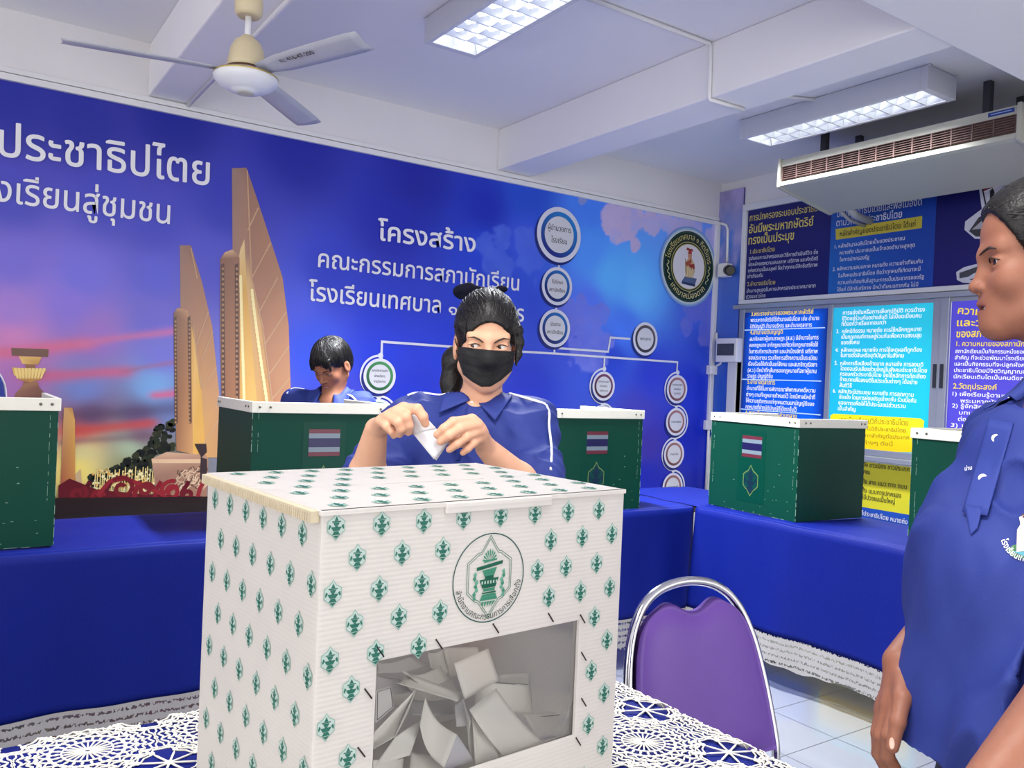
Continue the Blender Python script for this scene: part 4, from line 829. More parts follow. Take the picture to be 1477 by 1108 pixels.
# ------------------------------------------------------------------ ballot box
dA = .14; BA = at_z(465,737,CAM_H-dA); BB = at_z(900,706,CAM_H-dA); BDd = at_z(730,670,CAM_H-dA); BC = at_z(347,679,CAM_H-dA)
brot = math.atan2(BB[1]-BA[1], BB[0]-BA[0]); ux = Vector((math.cos(brot), math.sin(brot), 0)); uy = Vector((-math.sin(brot), math.cos(brot), 0)); BXW = float(np.linalg.norm(BB-BA)); BXD = .335; BZ0 = LZ+.006; BZ1 = CAM_H-dA
Ao = Vector((BA[0], BA[1], 0))
def bw(a, b, z): q = Ao+ux*a+uy*b; return (q.x, q.y, z)
PF = Plane(bw(0,0,0), tuple(ux), (0,0,1)); PL_ = Plane(bw(0,BXD,0), tuple(-uy), (0,0,1)); PT = Plane(bw(0,0,BZ1), tuple(ux), tuple(uy))
M_box = print_mat('printed_white_board', rough=.42, spec=.4, transl=.5, weave=60)
M_boxin = mat('white_corrugated_board', S(232,230,226), .5, var=.03, transl=.30)
M_edge = mat('board_edge', S(184,172,148), .7, var=.15, scale=90)
bx = thing('ballot_box', 'white ballot box with green medallion print and a window of folded ballots', 'ballot box', bw(BXW/2,BXD/2,BZ0))
WHB = S(232,229,226)
G1, G2, G3 = S(160,194,186), S(56,128,112), S(216,230,226)
def motif(mb, pl, c, s=.0100, clip=None): lozenge(mb, pl, c, s, s*1.48, .0008, G1, G2, G3)
# window corners in the front face
wTL, wTR, wBR, wBL = [PF.px(*p) for p in ((543,948),(836,899),(827,1090),(537,1122))]
wx_0, wx_1, wz_1 = (wTL[0]+wBL[0])/2, (wTR[0]+wBR[0])/2, (wTL[1]+wTR[1])/2; wz_0 = (wBR[1]+wBL[1])/2
th = .0045
q = MB()
for (a, b2, c, d) in ((0,wx_0,BZ0,BZ1),(wx_1,BXW,BZ0,BZ1),(wx_0,wx_1,wz_1,BZ1),(wx_0,wx_1,BZ0,wz_0)):
    vs = [bw(a,0,c),bw(b2,0,c),bw(b2,th,c),bw(a,th,c),bw(a,0,d),bw(b2,0,d),bw(b2,th,d),bw(a,th,d)]
    q.add(vs, [(0,3,2,1),(4,5,6,7),(0,1,5,4),(1,2,6,5),(2,3,7,6),(3,0,4,7)], 0, WHB)
Zc = lambda x, y: (320+x/2.42, 650+y/2.42)
inwin = lambda c: wx_0-.004 < c[0] < wx_1+.004 and wz_0-.01 < c[1] < wz_1+.006
ROWS = [[(398,265),(557,255),(704,245),(843,234),(972,226),(1092,218),(1208,212),(1315,205)],[(472,373),(628,357),(770,345),(1147,312),(1257,300),(1360,290)],[(386,500),(548,482),(696,464),(1100,418),(1200,405),(1307,392)],[(462,603),(617,580),(760,563),(1140,510),(1250,492),(1352,477)],[(376,732),(536,705),(686,682),(825,660),(955,640),(1076,618),(1192,598),(1299,580)],[(450,832),(1343,660)],[(362,966),(1288,768)],[(438,1070),(1333,845)],[(350,1200),(1278,955)],[(1327,1030)],[(1262,1140)]]
for row in ROWS:
    for p in row:
        c = PF.px(*Zc(*p))
        if not inwin(c): motif(q, PF, c)
for k in range(6): motif(q, PF, (.03+k*.0525, BZ0+.035))
# big round seal
cs = PF.px(*Zc(932,443)); Rr = abs(PF.px(*Zc(932,288))[1]-cs[1]); DG = S(24,84,84)
ring(q, PF, cs, Rr*.975, Rr*1.0, .001, DG, n=72)
arc_text(q, PF, 'สำนักงานคณะกรรมการการเลือกตั้ง', cs, Rr*.93, Rr*.20, .001, S(30,60,60), -PI/2+.03, 2.75, inward=True, bold=.004)
for s, wd in ((.80,.0007),(.74,.0007)): line(q, PF, [(cs[0]+x*Rr*.62*s/.8, cs[1]+Rr*.02+y*Rr*.93*s/.8) for x, y in LOZ], wd, .001, S(60,120,104), closed=True)
def sf(pts, col, o=.001): poly(q, PF, [(cs[0]+x*Rr, cs[1]+y*Rr) for x, y in pts], o, col)
GM, GD = S(70,150,124), S(30,104,84)
for k in range(9):
    a = PI*(k+.5)/9; sf([(.05*math.cos(a),.36+.05*math.sin(a)),(.19*math.cos(a-.10),.36+.24*math.sin(a-.1)),(.21*math.cos(a),.36+.29*math.sin(a)),(.19*math.cos(a+.10),.36+.24*math.sin(a+.1))], GM)
sf([(-.36,.18),(.36,.28),(.37,.36),(-.36,.26)], GD); sf([(-.17,.34),(.17,.38),(.15,.42),(-.15,.40)], GM)
sf([(-.20,.18),(.20,.22),(.13,.05),(-.14,.04)], GM, .0012); sf([(-.12,.04),(.12,.05),(.12,-.03),(-.12,-.03)], GD)
sf([(-.27,-.03),(.27,-.01),(.18,-.22),(-.18,-.23)], GD); sf([(-.16,-.24),(.17,-.23),(.16,-.30),(-.15,-.30)], GM); sf([(-.20,-.32),(.21,-.31),(.19,-.35),(-.18,-.35)], GD); sf([(-.18,-.36),(.19,-.36),(.25,-.50),(-.25,-.50)], GM)
for i in range(6): sf([(-.22+i*.08,-.06),(-.18+i*.08,-.06),(-.18+i*.08,-.13),(-.22+i*.08,-.13)], S(200,226,216), .0014)
for i in range(5): sf([(-.2+i*.08,-.53),(-.13+i*.08,-.53),(-.165+i*.06,-.66)], GM)
for sx in (-1, 1):
    for k in range(7):
        a = k/6; x = sx*(.40-.06*math.sin(a*PI)+.04*(k % 2)); y = .10-.52*a; sf([(x-.05,y),(x+.02,y+.07),(x+.05,y-.02),(x,y-.06)], GM if k % 2 else S(110,176,156))
q.build('front_panel', M_box, bx)
# sides, back, bottom
q = MB()
def slab(q, a0, b0, a1, b1, z0, z1, mi=0, col=WHB):
    vs = [bw(a0,b0,z0),bw(a1,b0,z0),bw(a1,b1,z0),bw(a0,b1,z0),bw(a0,b0,z1),bw(a1,b0,z1),bw(a1,b1,z1),bw(a0,b1,z1)]
    q.add(vs, [(0,3,2,1),(4,5,6,7),(0,1,5,4),(1,2,6,5),(2,3,7,6),(3,0,4,7)], mi, col)
slab(q, 0, th, th, BXD, BZ0, BZ1-.006)
for j in range(9):
    for i in range(7):
        a = .03+i*.0525+(.026 if j % 2 else 0); z = BZ1-.03-j*.0475
        if a < BXD-.012 and z > BZ0+.02: motif(q, PL_, (a, z))
q.build('side_panel', M_box, bx)
q = MB(); slab(q, BXW-th, th, BXW, BXD, BZ0, BZ1-.006); q.build('side_panel', M_box, bx)
q = MB(); slab(q, th, BXD-th, BXW-th, BXD, BZ0, BZ1-.006); q.build('back_panel', M_box, bx)
q = MB(); slab(q, th, th, BXW-th, BXD-th, BZ0, BZ0+th); q.build('bottom_panel', M_box, bx)
# lid: corrugated sheet with a slot, its edge showing on the left, a tucked tab at the front
q = MB(); sl0, sl1, sb0, sb1 = BXW*.36, BXW*.74, BXD*.47, BXD*.47+.006
for (a0, b0, a1, b1) in ((-.002,-.002,BXW+.002,sb0),(-.002,sb1,BXW+.002,BXD+.002),(-.002,sb0,sl0,sb1),(sl1,sb0,BXW+.002,sb1)): slab(q, a0, b0, a1, b1, BZ1-.005, BZ1)
for j in range(7):
    for i in range(9):
        a = .03+i*.0525+(.026 if j % 2 else 0); b2 = .025+j*.0475
        if a < BXW-.012 and b2 < BXD-.014 and not (abs(b2-sb0) < .02 and sl0-.02 < a < sl1+.02): motif(q, PT, (a, b2))
lid = q.build('lid', M_box, bx)
q = MB(); slab(q, -.010, .004, -.0005, BXD-.004, BZ1-.0125, BZ1-.0008)
for k in range(60): b2 = .008+k*(BXD-.016)/60; slab(q, -.0108, b2, -.0098, b2+.002, BZ1-.0115, BZ1-.0025)
q.build('lid_edge', M_edge, lid)
q = MB(); slab(q, BXW*.34, -.004, BXW*.70, -.0005, BZ1-.013, BZ1-.001, 0, WHB); q.build('lid_tab', M_box, lid, bevel=.001)
q = MB(); slab(q, wx_0-.012, th+.0006, wx_1+.012, th+.0012, wz_0-.012, wz_1+.012)
M_pane = bpy.data.materials.new('clear_plastic'); M_pane.use_nodes = True; _n = M_pane.node_tree.nodes; _l = M_pane.node_tree.links
_t = _n.new('ShaderNodeBsdfTransparent'); _g = _n.new('ShaderNodeBsdfGlossy'); _g.inputs['Roughness'].default_value = .12; _f = _n.new('ShaderNodeFresnel'); _f.inputs[0].default_value = 1.35; _x = _n.new('ShaderNodeMixShader'); _t.inputs[0].default_value = (.95,.95,.94,1)
_l.new(_f.outputs[0], _x.inputs[0]); _l.new(_t.outputs[0], _x.inputs[1]); _l.new(_g.outputs[0], _x.inputs[2]); _l.new(_x.outputs[0], _n['Material Output'].inputs[0])
q.build('window_pane', M_pane, bx)
M_staple = mat('staple', S(40,36,40), .4, metal=.5)
for p in [(552,702),(757,675),(955,620),(1147,582),(1258,587),(510,848),(486,1052),(1262,718),(1262,878),(1243,1015)]:
    c = PF.px(*Zc(*p)); q = MB(); q.tube([PF.p(c[0]-.0045,c[1]+.006,.0008), PF.p(c[0]+.0045,c[1]-.006,.0008)], .0009, 6); q.build('staple', M_staple, bx)

# folded ballots inside, each its own sheet
M_paper = print_mat('ballot_paper', rough=.75, spec=.2, transl=.2)
Z2 = lambda x, y: (520+x/4.344, 880+y/4.344)
def leaf(q, pts, bow=0.0, col=S(244,242,240), n=8, border=None):
    """pts: four (px, py, depth behind the front face) corners, going round"""
    C = []
    for (x, y, d) in pts:
        pl = Plane(bw(0,d,0), tuple(ux), (0,0,1)); a, b2 = pl.px(*Z2(x, y)); C.append(Vector(bw(min(max(a,.010),BXW-.010), min(max(d,.008),BXD-.012), max(b2, BZ0+.006))))
    nn = (C[1]-C[0]).cross(C[3]-C[0]).normalized()
    def fn(u, v): p = (C[0]*(1-u)+C[1]*u)*(1-v)+(C[3]*(1-u)+C[2]*u)*v+nn*bow*math.sin(PI*u); return (p.x, p.y, p.z)
    q.grid(fn, n, n, 0, col)
    if border:
        e = .07; off = nn*(-.0007 if nn.dot(-uy) < 0 else .0007)
        def f2(u, v): p = Vector(fn(u, v))+off; return tuple(p)
        for (u0, v0, u1, v1) in ((e,e,1-e,e),(1-e,e,1-e,1-e),(e,1-e,1-e,1-e),(e,e,e,1-e)):
            du, dv = (0, .012) if v0 == v1 else (.012, 0); q.add([f2(u0,v0), f2(u1,v1), f2(u1+du,v1+dv), f2(u0+du,v0+dv)], [(0,1,2,3)], 0, S(60,58,66))
def ballot(label, leaves, **kw):
    q = MB()
    for l in leaves: leaf(q, l[0], *l[1:]) if not isinstance(l[-1], dict) else leaf(q, l[0], *l[1:-1], **l[-1])
    o = q.build('ballot_paper', M_paper, solid=.0005); tag(o, label, 'ballot paper', 'folded ballots in the box'); return o
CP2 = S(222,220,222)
ballot('broad blank folded ballot lying slanted in front at the right of the box window', [([(850,490,.075),(1125,815,.022),(945,965,.016),(680,625,.05)], .004), ([(1125,815,.024),(1225,872,.03),(960,958,.03),(950,955,.018)], .0)])
ballot('upright ballot behind the broad slanted one, dark line along its top edge', [([(725,445,.105),(1050,470,.105),(1078,650,.10),(715,640,.10)], .002), ([(725,443,.108),(1050,467,.108),(1050,473,.106),(725,449,.106)], 0, S(70,66,74))])
ballot('ballot leaning in the back corner right of the window, top edge level', [([(868,408,.15),(1062,392,.15),(1075,640,.14),(880,640,.14)], .0)])
ballot('ballot with printed frame line lying low at the right end', [([(1018,652,.10),(1278,626,.10),(1275,795,.07),(1120,812,.06)], .0), ([(1030,676,.095),(1258,652,.095),(1258,658,.0945),(1030,682,.0945)], 0, S(70,66,74))])
ballot('tall folded ballot standing upright in the middle of the box window', [([(590,335,.085),(800,240,.11),(870,440,.11),(655,560,.08)], .0), ([(586,332,.084),(606,326,.09),(655,560,.085),(645,545,.08)], .0)])
ballot('long ballot lying flat and pointing left in the upper middle', [([(220,455,.07),(300,400,.12),(655,525,.10),(590,562,.06)], .006)])
ballot('curled ballot with rolled left edge near the top of the pile', [([(258,375,.12),(500,350,.15),(556,432,.12),(320,425,.10)], .010), ([(320,424,.10),(258,378,.12),(262,390,.115),(330,432,.10)], .0)])
ballot('folded ballot fanned open at the left like a wing', [([(352,492,.07),(215,795,.022),(85,868,.016),(92,760,.03)], .012), ([(352,494,.072),(300,640,.07),(215,800,.028),(214,796,.022)], .0)])
ballot('folded ballot standing on end in the middle with handwriting inside', [([(405,545,.055),(605,780,.02),(525,990,.014),(372,720,.03)], .010), ([(605,780,.02),(712,942,.03),(535,1010,.03),(528,985,.016)], .0, S(206,206,220)), ([(572,850,.022),(632,826,.024),(634,834,.024),(574,858,.022)], 0, S(70,70,90)), ([(556,900,.022),(650,862,.026),(652,869,.026),(558,908,.022)], 0, S(70,70,90)), ([(548,934,.022),(640,896,.026),(642,903,.026),(550,942,.022)], 0, S(70,70,90))])
ballot('pale ballot lying below the wing-shaped one at lower left', [([(215,800,.035),(385,690,.06),(310,910,.03),(80,990,.012)], .002)])
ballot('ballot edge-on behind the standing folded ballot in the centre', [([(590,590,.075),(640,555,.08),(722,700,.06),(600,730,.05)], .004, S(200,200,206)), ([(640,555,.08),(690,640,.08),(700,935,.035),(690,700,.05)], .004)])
ballot('ballot propped between the standing one and the broad slanted one', [([(700,665,.06),(790,720,.06),(882,965,.018),(720,990,.014)], .004)])
ballot('small bordered ballot at the left edge of the box window', [([(98,500,.05),(190,478,.06),(208,610,.05),(92,712,.03)], .0, CP2, 8, {'border': 1})])
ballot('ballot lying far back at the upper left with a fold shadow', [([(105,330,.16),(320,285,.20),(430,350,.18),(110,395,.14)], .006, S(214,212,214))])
ballot('ballot with round emblem print standing at the back of the pile', [([(520,240,.19),(740,232,.19),(770,420,.17),(555,425,.17)], .0)])
ballot('ballot tilted up behind the curled one in the top left', [([(420,262,.2),(520,246,.2),(556,400,.17),(440,360,.17)], .004)])
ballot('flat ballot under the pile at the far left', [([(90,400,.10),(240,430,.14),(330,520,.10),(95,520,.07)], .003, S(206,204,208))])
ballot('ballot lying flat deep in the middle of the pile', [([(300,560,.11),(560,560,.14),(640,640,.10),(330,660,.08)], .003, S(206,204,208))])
ballot('ballot lying flat in front at the bottom left', [([(80,940,.012),(270,930,.05),(262,1010,.03),(78,1040,.012)], .0)])
ballot('ballot lying flat in front at the bottom middle', [([(320,890,.05),(540,900,.06),(560,1040,.02),(300,1040,.014)], .003)])
ballot('ballot lying flat in front at the bottom right', [([(880,900,.06),(1210,860,.12),(1200,960,.07),(860,1000,.02)], .0)])
ballot('ballot lying flat on the floor of the box at the back right', [([(900,640,.22),(1280,620,.28),(1290,790,.16),(930,800,.14)], .0)])
ballot('ballot lying flat on the floor of the box at the back left', [([(110,470,.24),(560,430,.28),(640,560,.18),(120,600,.16)], .004)])

# ------------------------------------------------------------------ purple chair with chrome hoop back
M_purple = mat('purple_vinyl', S(102,66,156), .38, var=.05, scale=30, bump=.06, bscale=300, spec=.45); M_chrome = mat('chrome', S(206,206,212), .12, metal=1, var=.02)
cx, cy, psi = 1.517, 1.329, -.069
ch = thing('chair', 'purple upholstered chair with chrome hoop back beside the lace table', 'chair', (cx,cy-.2,0))
wv = Vector((math.cos(psi), math.sin(psi), 0)); dv = Vector((math.sin(psi), -math.cos(psi), 0))  # width axis; facing axis
def cp(a, d, z): q = Vector((cx,cy,0))+wv*a*1.02+dv*d; return (q.x, q.y, z)
HZ = [.30,.42,.5,.58,.65,.70,.74,.77,.80,.82,.835,.845,.85]; HW = [.210,.220,.219,.214,.205,.195,.181,.166,.143,.118,.088,.05,0]
def lean(z): return -.265*max(0, z-.42)
hp = [cp(-w_, lean(z), z-.012) for z, w_ in zip(HZ, HW)]+[cp(w_, lean(z), z-.012) for z, w_ in list(zip(HZ, HW))[::-1][1:]]
def smooth_path(p, k=2):
    for _ in range(k):
        o = [p[0]]
        for a, b in zip(p[:-1], p[1:]): a, b = Vector(a), Vector(b); o += [tuple(a*.75+b*.25), tuple(a*.25+b*.75)]
        p = o+[p[-1]]
    return p
hoop = MB(); hoop.tube(smooth_path(hp), .0115, 12); hoop.build('hoop_frame', M_chrome, ch)
# padded back: outline inside the hoop with a scooped top
def bwid(z): return float(np.interp(z, HZ, HW))
q = MB(); nu, nv = 24, 30; vs = []; 
def padpt(u, v, side):
    a = 2*u-1; w_ = None
    ztop = .783-.013*math.cos(a*PI*1.55)-.012*abs(a)**6   # scooped between two humps
    zz = .43+(ztop-.43)*v; half = bwid(min(zz+.012, .80))-.0105-.012*max(0, (v-.86)/.14)**2
    bulge = .022*(1-abs(a)**4)*(1-abs(2*v-1)**8)+.006
    return cp(a*half, lean(zz)+.006+side*bulge, zz)
for side in (1, -1): q.grid(lambda u, v, side=side: padpt(u, v, side), nu, nv)
N1 = (nu+1)*(nv+1); edge = [i for i in range(nu+1)]+[(j+1)*(nu+1)-1+0 for j in range(1, nv+1)]+[nv*(nu+1)+i for i in range(nu-1, -1, -1)]+[j*(nu+1) for j in range(nv-1, 0, -1)]
for i in range(len(edge)): a, b = edge[i], edge[(i+1) % len(edge)]; q.f.append((a, b, b+N1, a+N1)); q.m.append(0); q.smooth.append(True)
q.build('back_pad', M_purple, ch)
q = MB()
def seat(u, v, top):
    a = 2*u-1; d = .03+.37*v-.05*abs(a)**4*v; r = .165+.03*math.sin(v*PI*.8); b_ = .02*(1-a**6)*(1-abs(2*v-1)**6)
    return cp(a*r, d, .410+b_ if top else .385)
q.grid(lambda u, v: seat(u, v, True), 16, 16); q.grid(lambda u, v: seat(u, v, False), 16, 16)
N1 = 17*17; edge = list(range(17))+[(j+1)*17-1 for j in range(1,17)]+[16*17+i for i in range(15,-1,-1)]+[j*17 for j in range(15,0,-1)]
for i in range(len(edge)): a, b = edge[i], edge[(i+1) % len(edge)]; q.f.append((a, b, b+N1, a+N1)); q.m.append(0); q.smooth.append(True)
q.build('seat', M_purple, ch)
for s in (-1, 1):
    MB().tube(smooth_path([cp(s*.205,0,.31),cp(s*.205,.0,.27),cp(s*.205,.02,.10),cp(s*.205,.0,.012)]), .0115, 10).build('leg', M_chrome, ch)
    MB().tube(smooth_path([cp(s*.15,.05,.378),cp(s*.16,.33,.378),cp(s*.18,.37,.36),cp(s*.195,.39,.012)]), .0115, 10).build('leg', M_chrome, ch)
# ------------------------------------------------------------------ people: smooth-blended solids turned into one surface per body
CY, SY = math.cos(YAW), math.sin(YAW)
RZ = np.array([[CY,-SY,0],[SY,CY,0],[0,0,1]])          # frame turned to face the same way as the camera (x right, y away, z up)
def tof(p): return RZ.T @ np.asarray(p, float)
def tow(P): return np.asarray(P) @ RZ.T
def D(x, y, d): return tof(at_d(x, y, d))
class Solid:
    def __init__(s): s.ops = []
    def ell(s, c, r, k=.01, R=None, sub=False): s.ops.append(('e', np.asarray(c, float), np.asarray(r, float)*np.ones(3), k, R, sub)); return s
    def cone(s, a, b, r1, r2, k=.01, sub=False, flat=None): s.ops.append(('c', np.asarray(a, float), np.asarray(b, float), k, (r1, r2, flat), sub)); return s
    def chain(s, pts, rs, k=.004, k0=None):
        for i in range(len(pts)-1): s.cone(pts[i], pts[i+1], rs[i], rs[i+1], k0 if (i == 0 and k0) else k)
        return s
    def _d(s, op, X, Y, Z):
        if op[0] == 'e':
            _, c, r, k, R, sub = op; x, y, z = X-c[0], Y-c[1], Z-c[2]
            if R is not None: x, y, z = R[0,0]*x+R[1,0]*y+R[2,0]*z, R[0,1]*x+R[1,1]*y+R[2,1]*z, R[0,2]*x+R[1,2]*y+R[2,2]*z
            k0 = np.sqrt((x/r[0])**2+(y/r[1])**2+(z/r[2])**2)+1e-9; k1 = np.sqrt((x/r[0]**2)**2+(y/r[1]**2)**2+(z/r[2]**2)**2)+1e-9
            return k0*(k0-1)/k1
        _, a, b, k, (r1, r2, flat), sub = op; ab = b-a; L2 = ab@ab+1e-12
        t = np.clip(((X-a[0])*ab[0]+(Y-a[1])*ab[1]+(Z-a[2])*ab[2])/L2, 0, 1); x, y, z = X-a[0]-t*ab[0], Y-a[1]-t*ab[1], Z-a[2]-t*ab[2]
        if flat is not None:
            n, f = flat; q = x*n[0]+y*n[1]+z*n[2]; x, y, z = x+n[0]*q*(f-1), y+n[1]*q*(f-1), z+n[2]*q*(f-1)
        return np.sqrt(x*x+y*y+z*z)-(r1+(r2-r1)*t)
    @staticmethod
    def _mix(F, d, k, sub):
        if sub: d = -d; h = np.clip(.5+.5*(d-F)/k, 0, 1); return F*(1-h)+d*h+k*h*(1-h)
        h = np.clip(.5+.5*(F-d)/k, 0, 1); return F*(1-h)+d*h-k*h*(1-h)
    def at(s, P):
        P = np.atleast_2d(P); F = np.full(len(P), .3)
        for op in s.ops: F = s._mix(F, s._d(op, P[:,0], P[:,1], P[:,2]), op[3], op[5])
        return F
    def bounds(s):
        lo, hi = np.full(3, 9.), np.full(3, -9.)
        for op in s.ops:
            if op[5]: continue
            l, h = s._bb(op); lo = np.minimum(lo, l); hi = np.maximum(hi, h)
        return lo, hi
    def _bb(s, op):
        if op[0] == 'e': m = op[2].max(); return op[1]-m, op[1]+m
        r = max(op[4][0], op[4][1]); return np.minimum(op[1], op[2])-r, np.maximum(op[1], op[2])+r
    def field(s, xs, ys, zs):
        F = np.full((len(xs), len(ys), len(zs)), .05, np.float32)
        for op in s.ops:
            l, h = s._bb(op); m = op[3]*1.3+.012; sl = []
            for ax, (a, b) in zip((xs, ys, zs), zip(l-m, h+m)): sl.append(slice(np.searchsorted(ax, a), np.searchsorted(ax, b)))
            if any(q.stop-q.start < 1 for q in sl): continue
            X = xs[sl[0]][:,None,None].astype(np.float32); Y = ys[sl[1]][None,:,None].astype(np.float32); Z = zs[sl[2]][None,None,:].astype(np.float32)
            F[sl[0],sl[1],sl[2]] = s._mix(F[sl[0],sl[1],sl[2]], s._d(op, X, Y, Z), op[3], op[5])
        return F
    def mesh(s, h=.003, fine=None, hf=None, pad=.012):
        """fine: list of per-axis (lo, hi) ranges that get step hf instead of h"""
        lo, hi = s.bounds(); ax = []
        for i in range(3):
            a, b = lo[i]-pad, hi[i]+pad; v = [a]
            while v[-1] < b:
                st = h
                if fine and any(f0 <= v[-1] <= f1 for f0, f1 in fine[i]): st = hf
                v.append(v[-1]+st)
            ax.append(np.array(v))
        return surface_net(s.field(*ax), *ax)
    def hit(s, o, d, t0=0, t1=6):
        o = np.asarray(o, float); d = np.asarray(d, float); d = d/np.linalg.norm(d); t = t0
        for _ in range(120):
            f = s.at(o+d*t)[0]
            if f < .0003: return o+d*t
            t += max(f*.7, .0004)
            if t > t1: break
        return None
    def cast(s, px, py, lift=.0):
        """point of the surface that pixel (px, py) of the photograph sees"""
        o = tof(C0); d = tof(at_d(px, py, 1))-o; d /= np.linalg.norm(d); p = s.hit(o, d, .3)
        if p is None:   # just past the outline: the nearest point of the surface
            lo, hi = s.bounds(); m = (lo+hi)/2-o; c = m@d; ts = np.linspace(max(.2, c-.6), c+.6, 500); P_ = o+d*ts[:,None]; F = s.at(P_); i = F.argmin()
            if F[i] > .05: return None
            p = P_[i]-s.normal(P_[i])*F[i]
        return p-d*lift
    def hull(s): q = Solid(); q.ops = [o for o in s.ops if not o[5]]; return q
    def cast_many(s, pix, lift=0.0, ret_t=False):
        o = tof(C0); d = np.array([tof(at_d(x, y, 1))-o for x, y in pix]); d /= np.linalg.norm(d, axis=1)[:,None]; t = np.full(len(d), .35); best = np.full(len(d), 9.); bt = t.copy()
        for _ in range(90):
            f = s.at(o+d*t[:,None]); m = f < best; best = np.where(m, f, best); bt = np.where(m, t, bt); t = t+np.where(f < .0003, 0, np.maximum(f*.75, .0005))
        P = o+d*bt[:,None]; return (P-d*lift, bt, best) if ret_t else P-d*lift
    def normal(s, p):
        e = .0012; p = np.asarray(p); g = np.array([s.at(p+np.eye(3)[i]*e)[0]-s.at(p-np.eye(3)[i]*e)[0] for i in range(3)]); return g/(np.linalg.norm(g)+1e-9)
class MeshCast:
    """finds the points of a finished garment that the photograph's pixels see (its smooth hull stands in where there is an opening)"""
    def __init__(s, V, Q, hull): s.t = BVHTree.FromPolygons([tuple(p) for p in V], [tuple(int(i) for i in q) for q in Q]); s.h = hull
    def cast_many(s, pix, lift=0.0):
        o = tof(C0); out = []; Ph, th_, fh = s.h.cast_many(pix, 0, True)
        for i, (x, y) in enumerate(pix):
            d = tof(at_d(x, y, 1))-o; d /= np.linalg.norm(d); r = s.t.ray_cast(Vector(o), Vector(d)); t = r[3] if r[0] is not None else 9
            if fh[i] < .004: t = min(t, th_[i])
            if t > 8: q = s.t.find_nearest(Vector(Ph[i])); p = np.array(q[0])
            else: p = o+d*t
            out.append(p-d*lift)
        return np.array(out)
    def cast(s, x, y, lift=0.0): return s.cast_many([(x, y)], lift)[0]
    def normal(s, p):
        n = np.array(s.t.find_nearest(Vector(p))[1]); o = tof(C0)-np.asarray(p); return n if n@o > 0 else -n
def surface_net(F, xs, ys, zs):
    S_ = F < 0; nx, ny, nz = F.shape
    cnt = np.zeros((nx-1, ny-1, nz-1), np.int8)
    for i in (0, 1):
        for j in (0, 1):
            for k in (0, 1): cnt += S_[i:nx-1+i, j:ny-1+j, k:nz-1+k]
    I, J, K = np.nonzero((cnt > 0) & (cnt < 8)); idx = np.full(cnt.shape, -1, np.int32); idx[I,J,K] = np.arange(len(I))
    acc = np.zeros((len(I), 3)); num = np.zeros(len(I)); cor = [(i, j, k) for i in (0, 1) for j in (0, 1) for k in (0, 1)]
    for a in cor:
        for b in cor:
            if sum(abs(a[q]-b[q]) for q in range(3)) == 1 and a < b:
                fa = F[I+a[0],J+a[1],K+a[2]]; fb = F[I+b[0],J+b[1],K+b[2]]; m = (fa < 0) != (fb < 0)
                t = np.where(m, fa/(fa-fb+1e-12), 0); pa = np.stack([xs[I+a[0]],ys[J+a[1]],zs[K+a[2]]], 1); pb = np.stack([xs[I+b[0]],ys[J+b[1]],zs[K+b[2]]], 1)
                acc += np.where(m[:,None], pa+(pb-pa)*t[:,None], 0); num += m
    V = acc/num[:,None]; fs = []
    def quads(m, offs, flip):
        a, b, c = np.nonzero(m); q = np.stack([idx[a+o[0],b+o[1],c+o[2]] for o in offs], 1); return q[:, ::-1] if flip else q
    s0, s1 = S_[:-1,1:-1,1:-1], S_[1:,1:-1,1:-1]; o = [(0,0,0),(0,1,0),(0,1,1),(0,0,1)]; fs += [quads(s0 & ~s1, o, False), quads(~s0 & s1, o, True)]
    s0, s1 = S_[1:-1,:-1,1:-1], S_[1:-1,1:,1:-1]; o = [(0,0,0),(0,0,1),(1,0,1),(1,0,0)]; fs += [quads(s0 & ~s1, o, False), quads(~s0 & s1, o, True)]
    s0, s1 = S_[1:-1,1:-1,:-1], S_[1:-1,1:-1,1:]; o = [(0,0,0),(1,0,0),(1,1,0),(0,1,0)]; fs += [quads(s0 & ~s1, o, False), quads(~s0 & s1, o, True)]
    return V, np.concatenate(fs)
def vnormals(V, Q):
    n = np.cross(V[Q[:,2]]-V[Q[:,0]], V[Q[:,3]]-V[Q[:,1]]); N = np.zeros_like(V)
    for i in range(4): np.add.at(N, Q[:,i], n)
    return N/(np.linalg.norm(N, axis=1)[:,None]+1e-12)
def relax(V, Q, it=2, f=.5):
    for _ in range(it):
        A_ = np.zeros_like(V); c = np.zeros(len(V))
        for i in range(4):
            for j in (1, 3): np.add.at(A_, Q[:,i], V[Q[:,(i+j) % 4]]); np.add.at(c, Q[:,i], 1)
        V = V*(1-f)+A_/np.maximum(c, 1)[:,None]*f
    return V
def put(name, V, Q, m, parent, cols=None):
    me = bpy.data.meshes.new(name); W = tow(V); me.vertices.add(len(W)); me.vertices.foreach_set('co', W.astype(np.float32).ravel())
    me.loops.add(Q.size); me.loops.foreach_set('vertex_index', Q.astype(np.int32).ravel()); me.polygons.add(len(Q)); me.polygons.foreach_set('loop_start', np.arange(0, Q.size, 4, dtype=np.int32)); me.polygons.foreach_set('use_smooth', np.ones(len(Q), bool))
    me.update(calc_edges=True); me.validate()
    if cols is not None:
        ca = me.color_attributes.new('Col', 'FLOAT_COLOR', 'POINT'); ca.data.foreach_set('color', np.concatenate([cols, np.ones((len(cols), 1))], 1).astype(np.float32).ravel())
    me.materials.append(m); o = bpy.data.objects.new(name, me); COL.objects.link(o)
    if parent is not None: o.parent = parent; o.matrix_parent_inverse = Matrix.Translation(-Vector(parent.location))
    return o
class FMB(MB):
    """MB whose points are given in the camera-facing frame"""
    def build(s, *a, **k): s.v = [tuple(p) for p in tow(np.array(s.v))] if s.v else []; return MB.build(s, *a, **k)

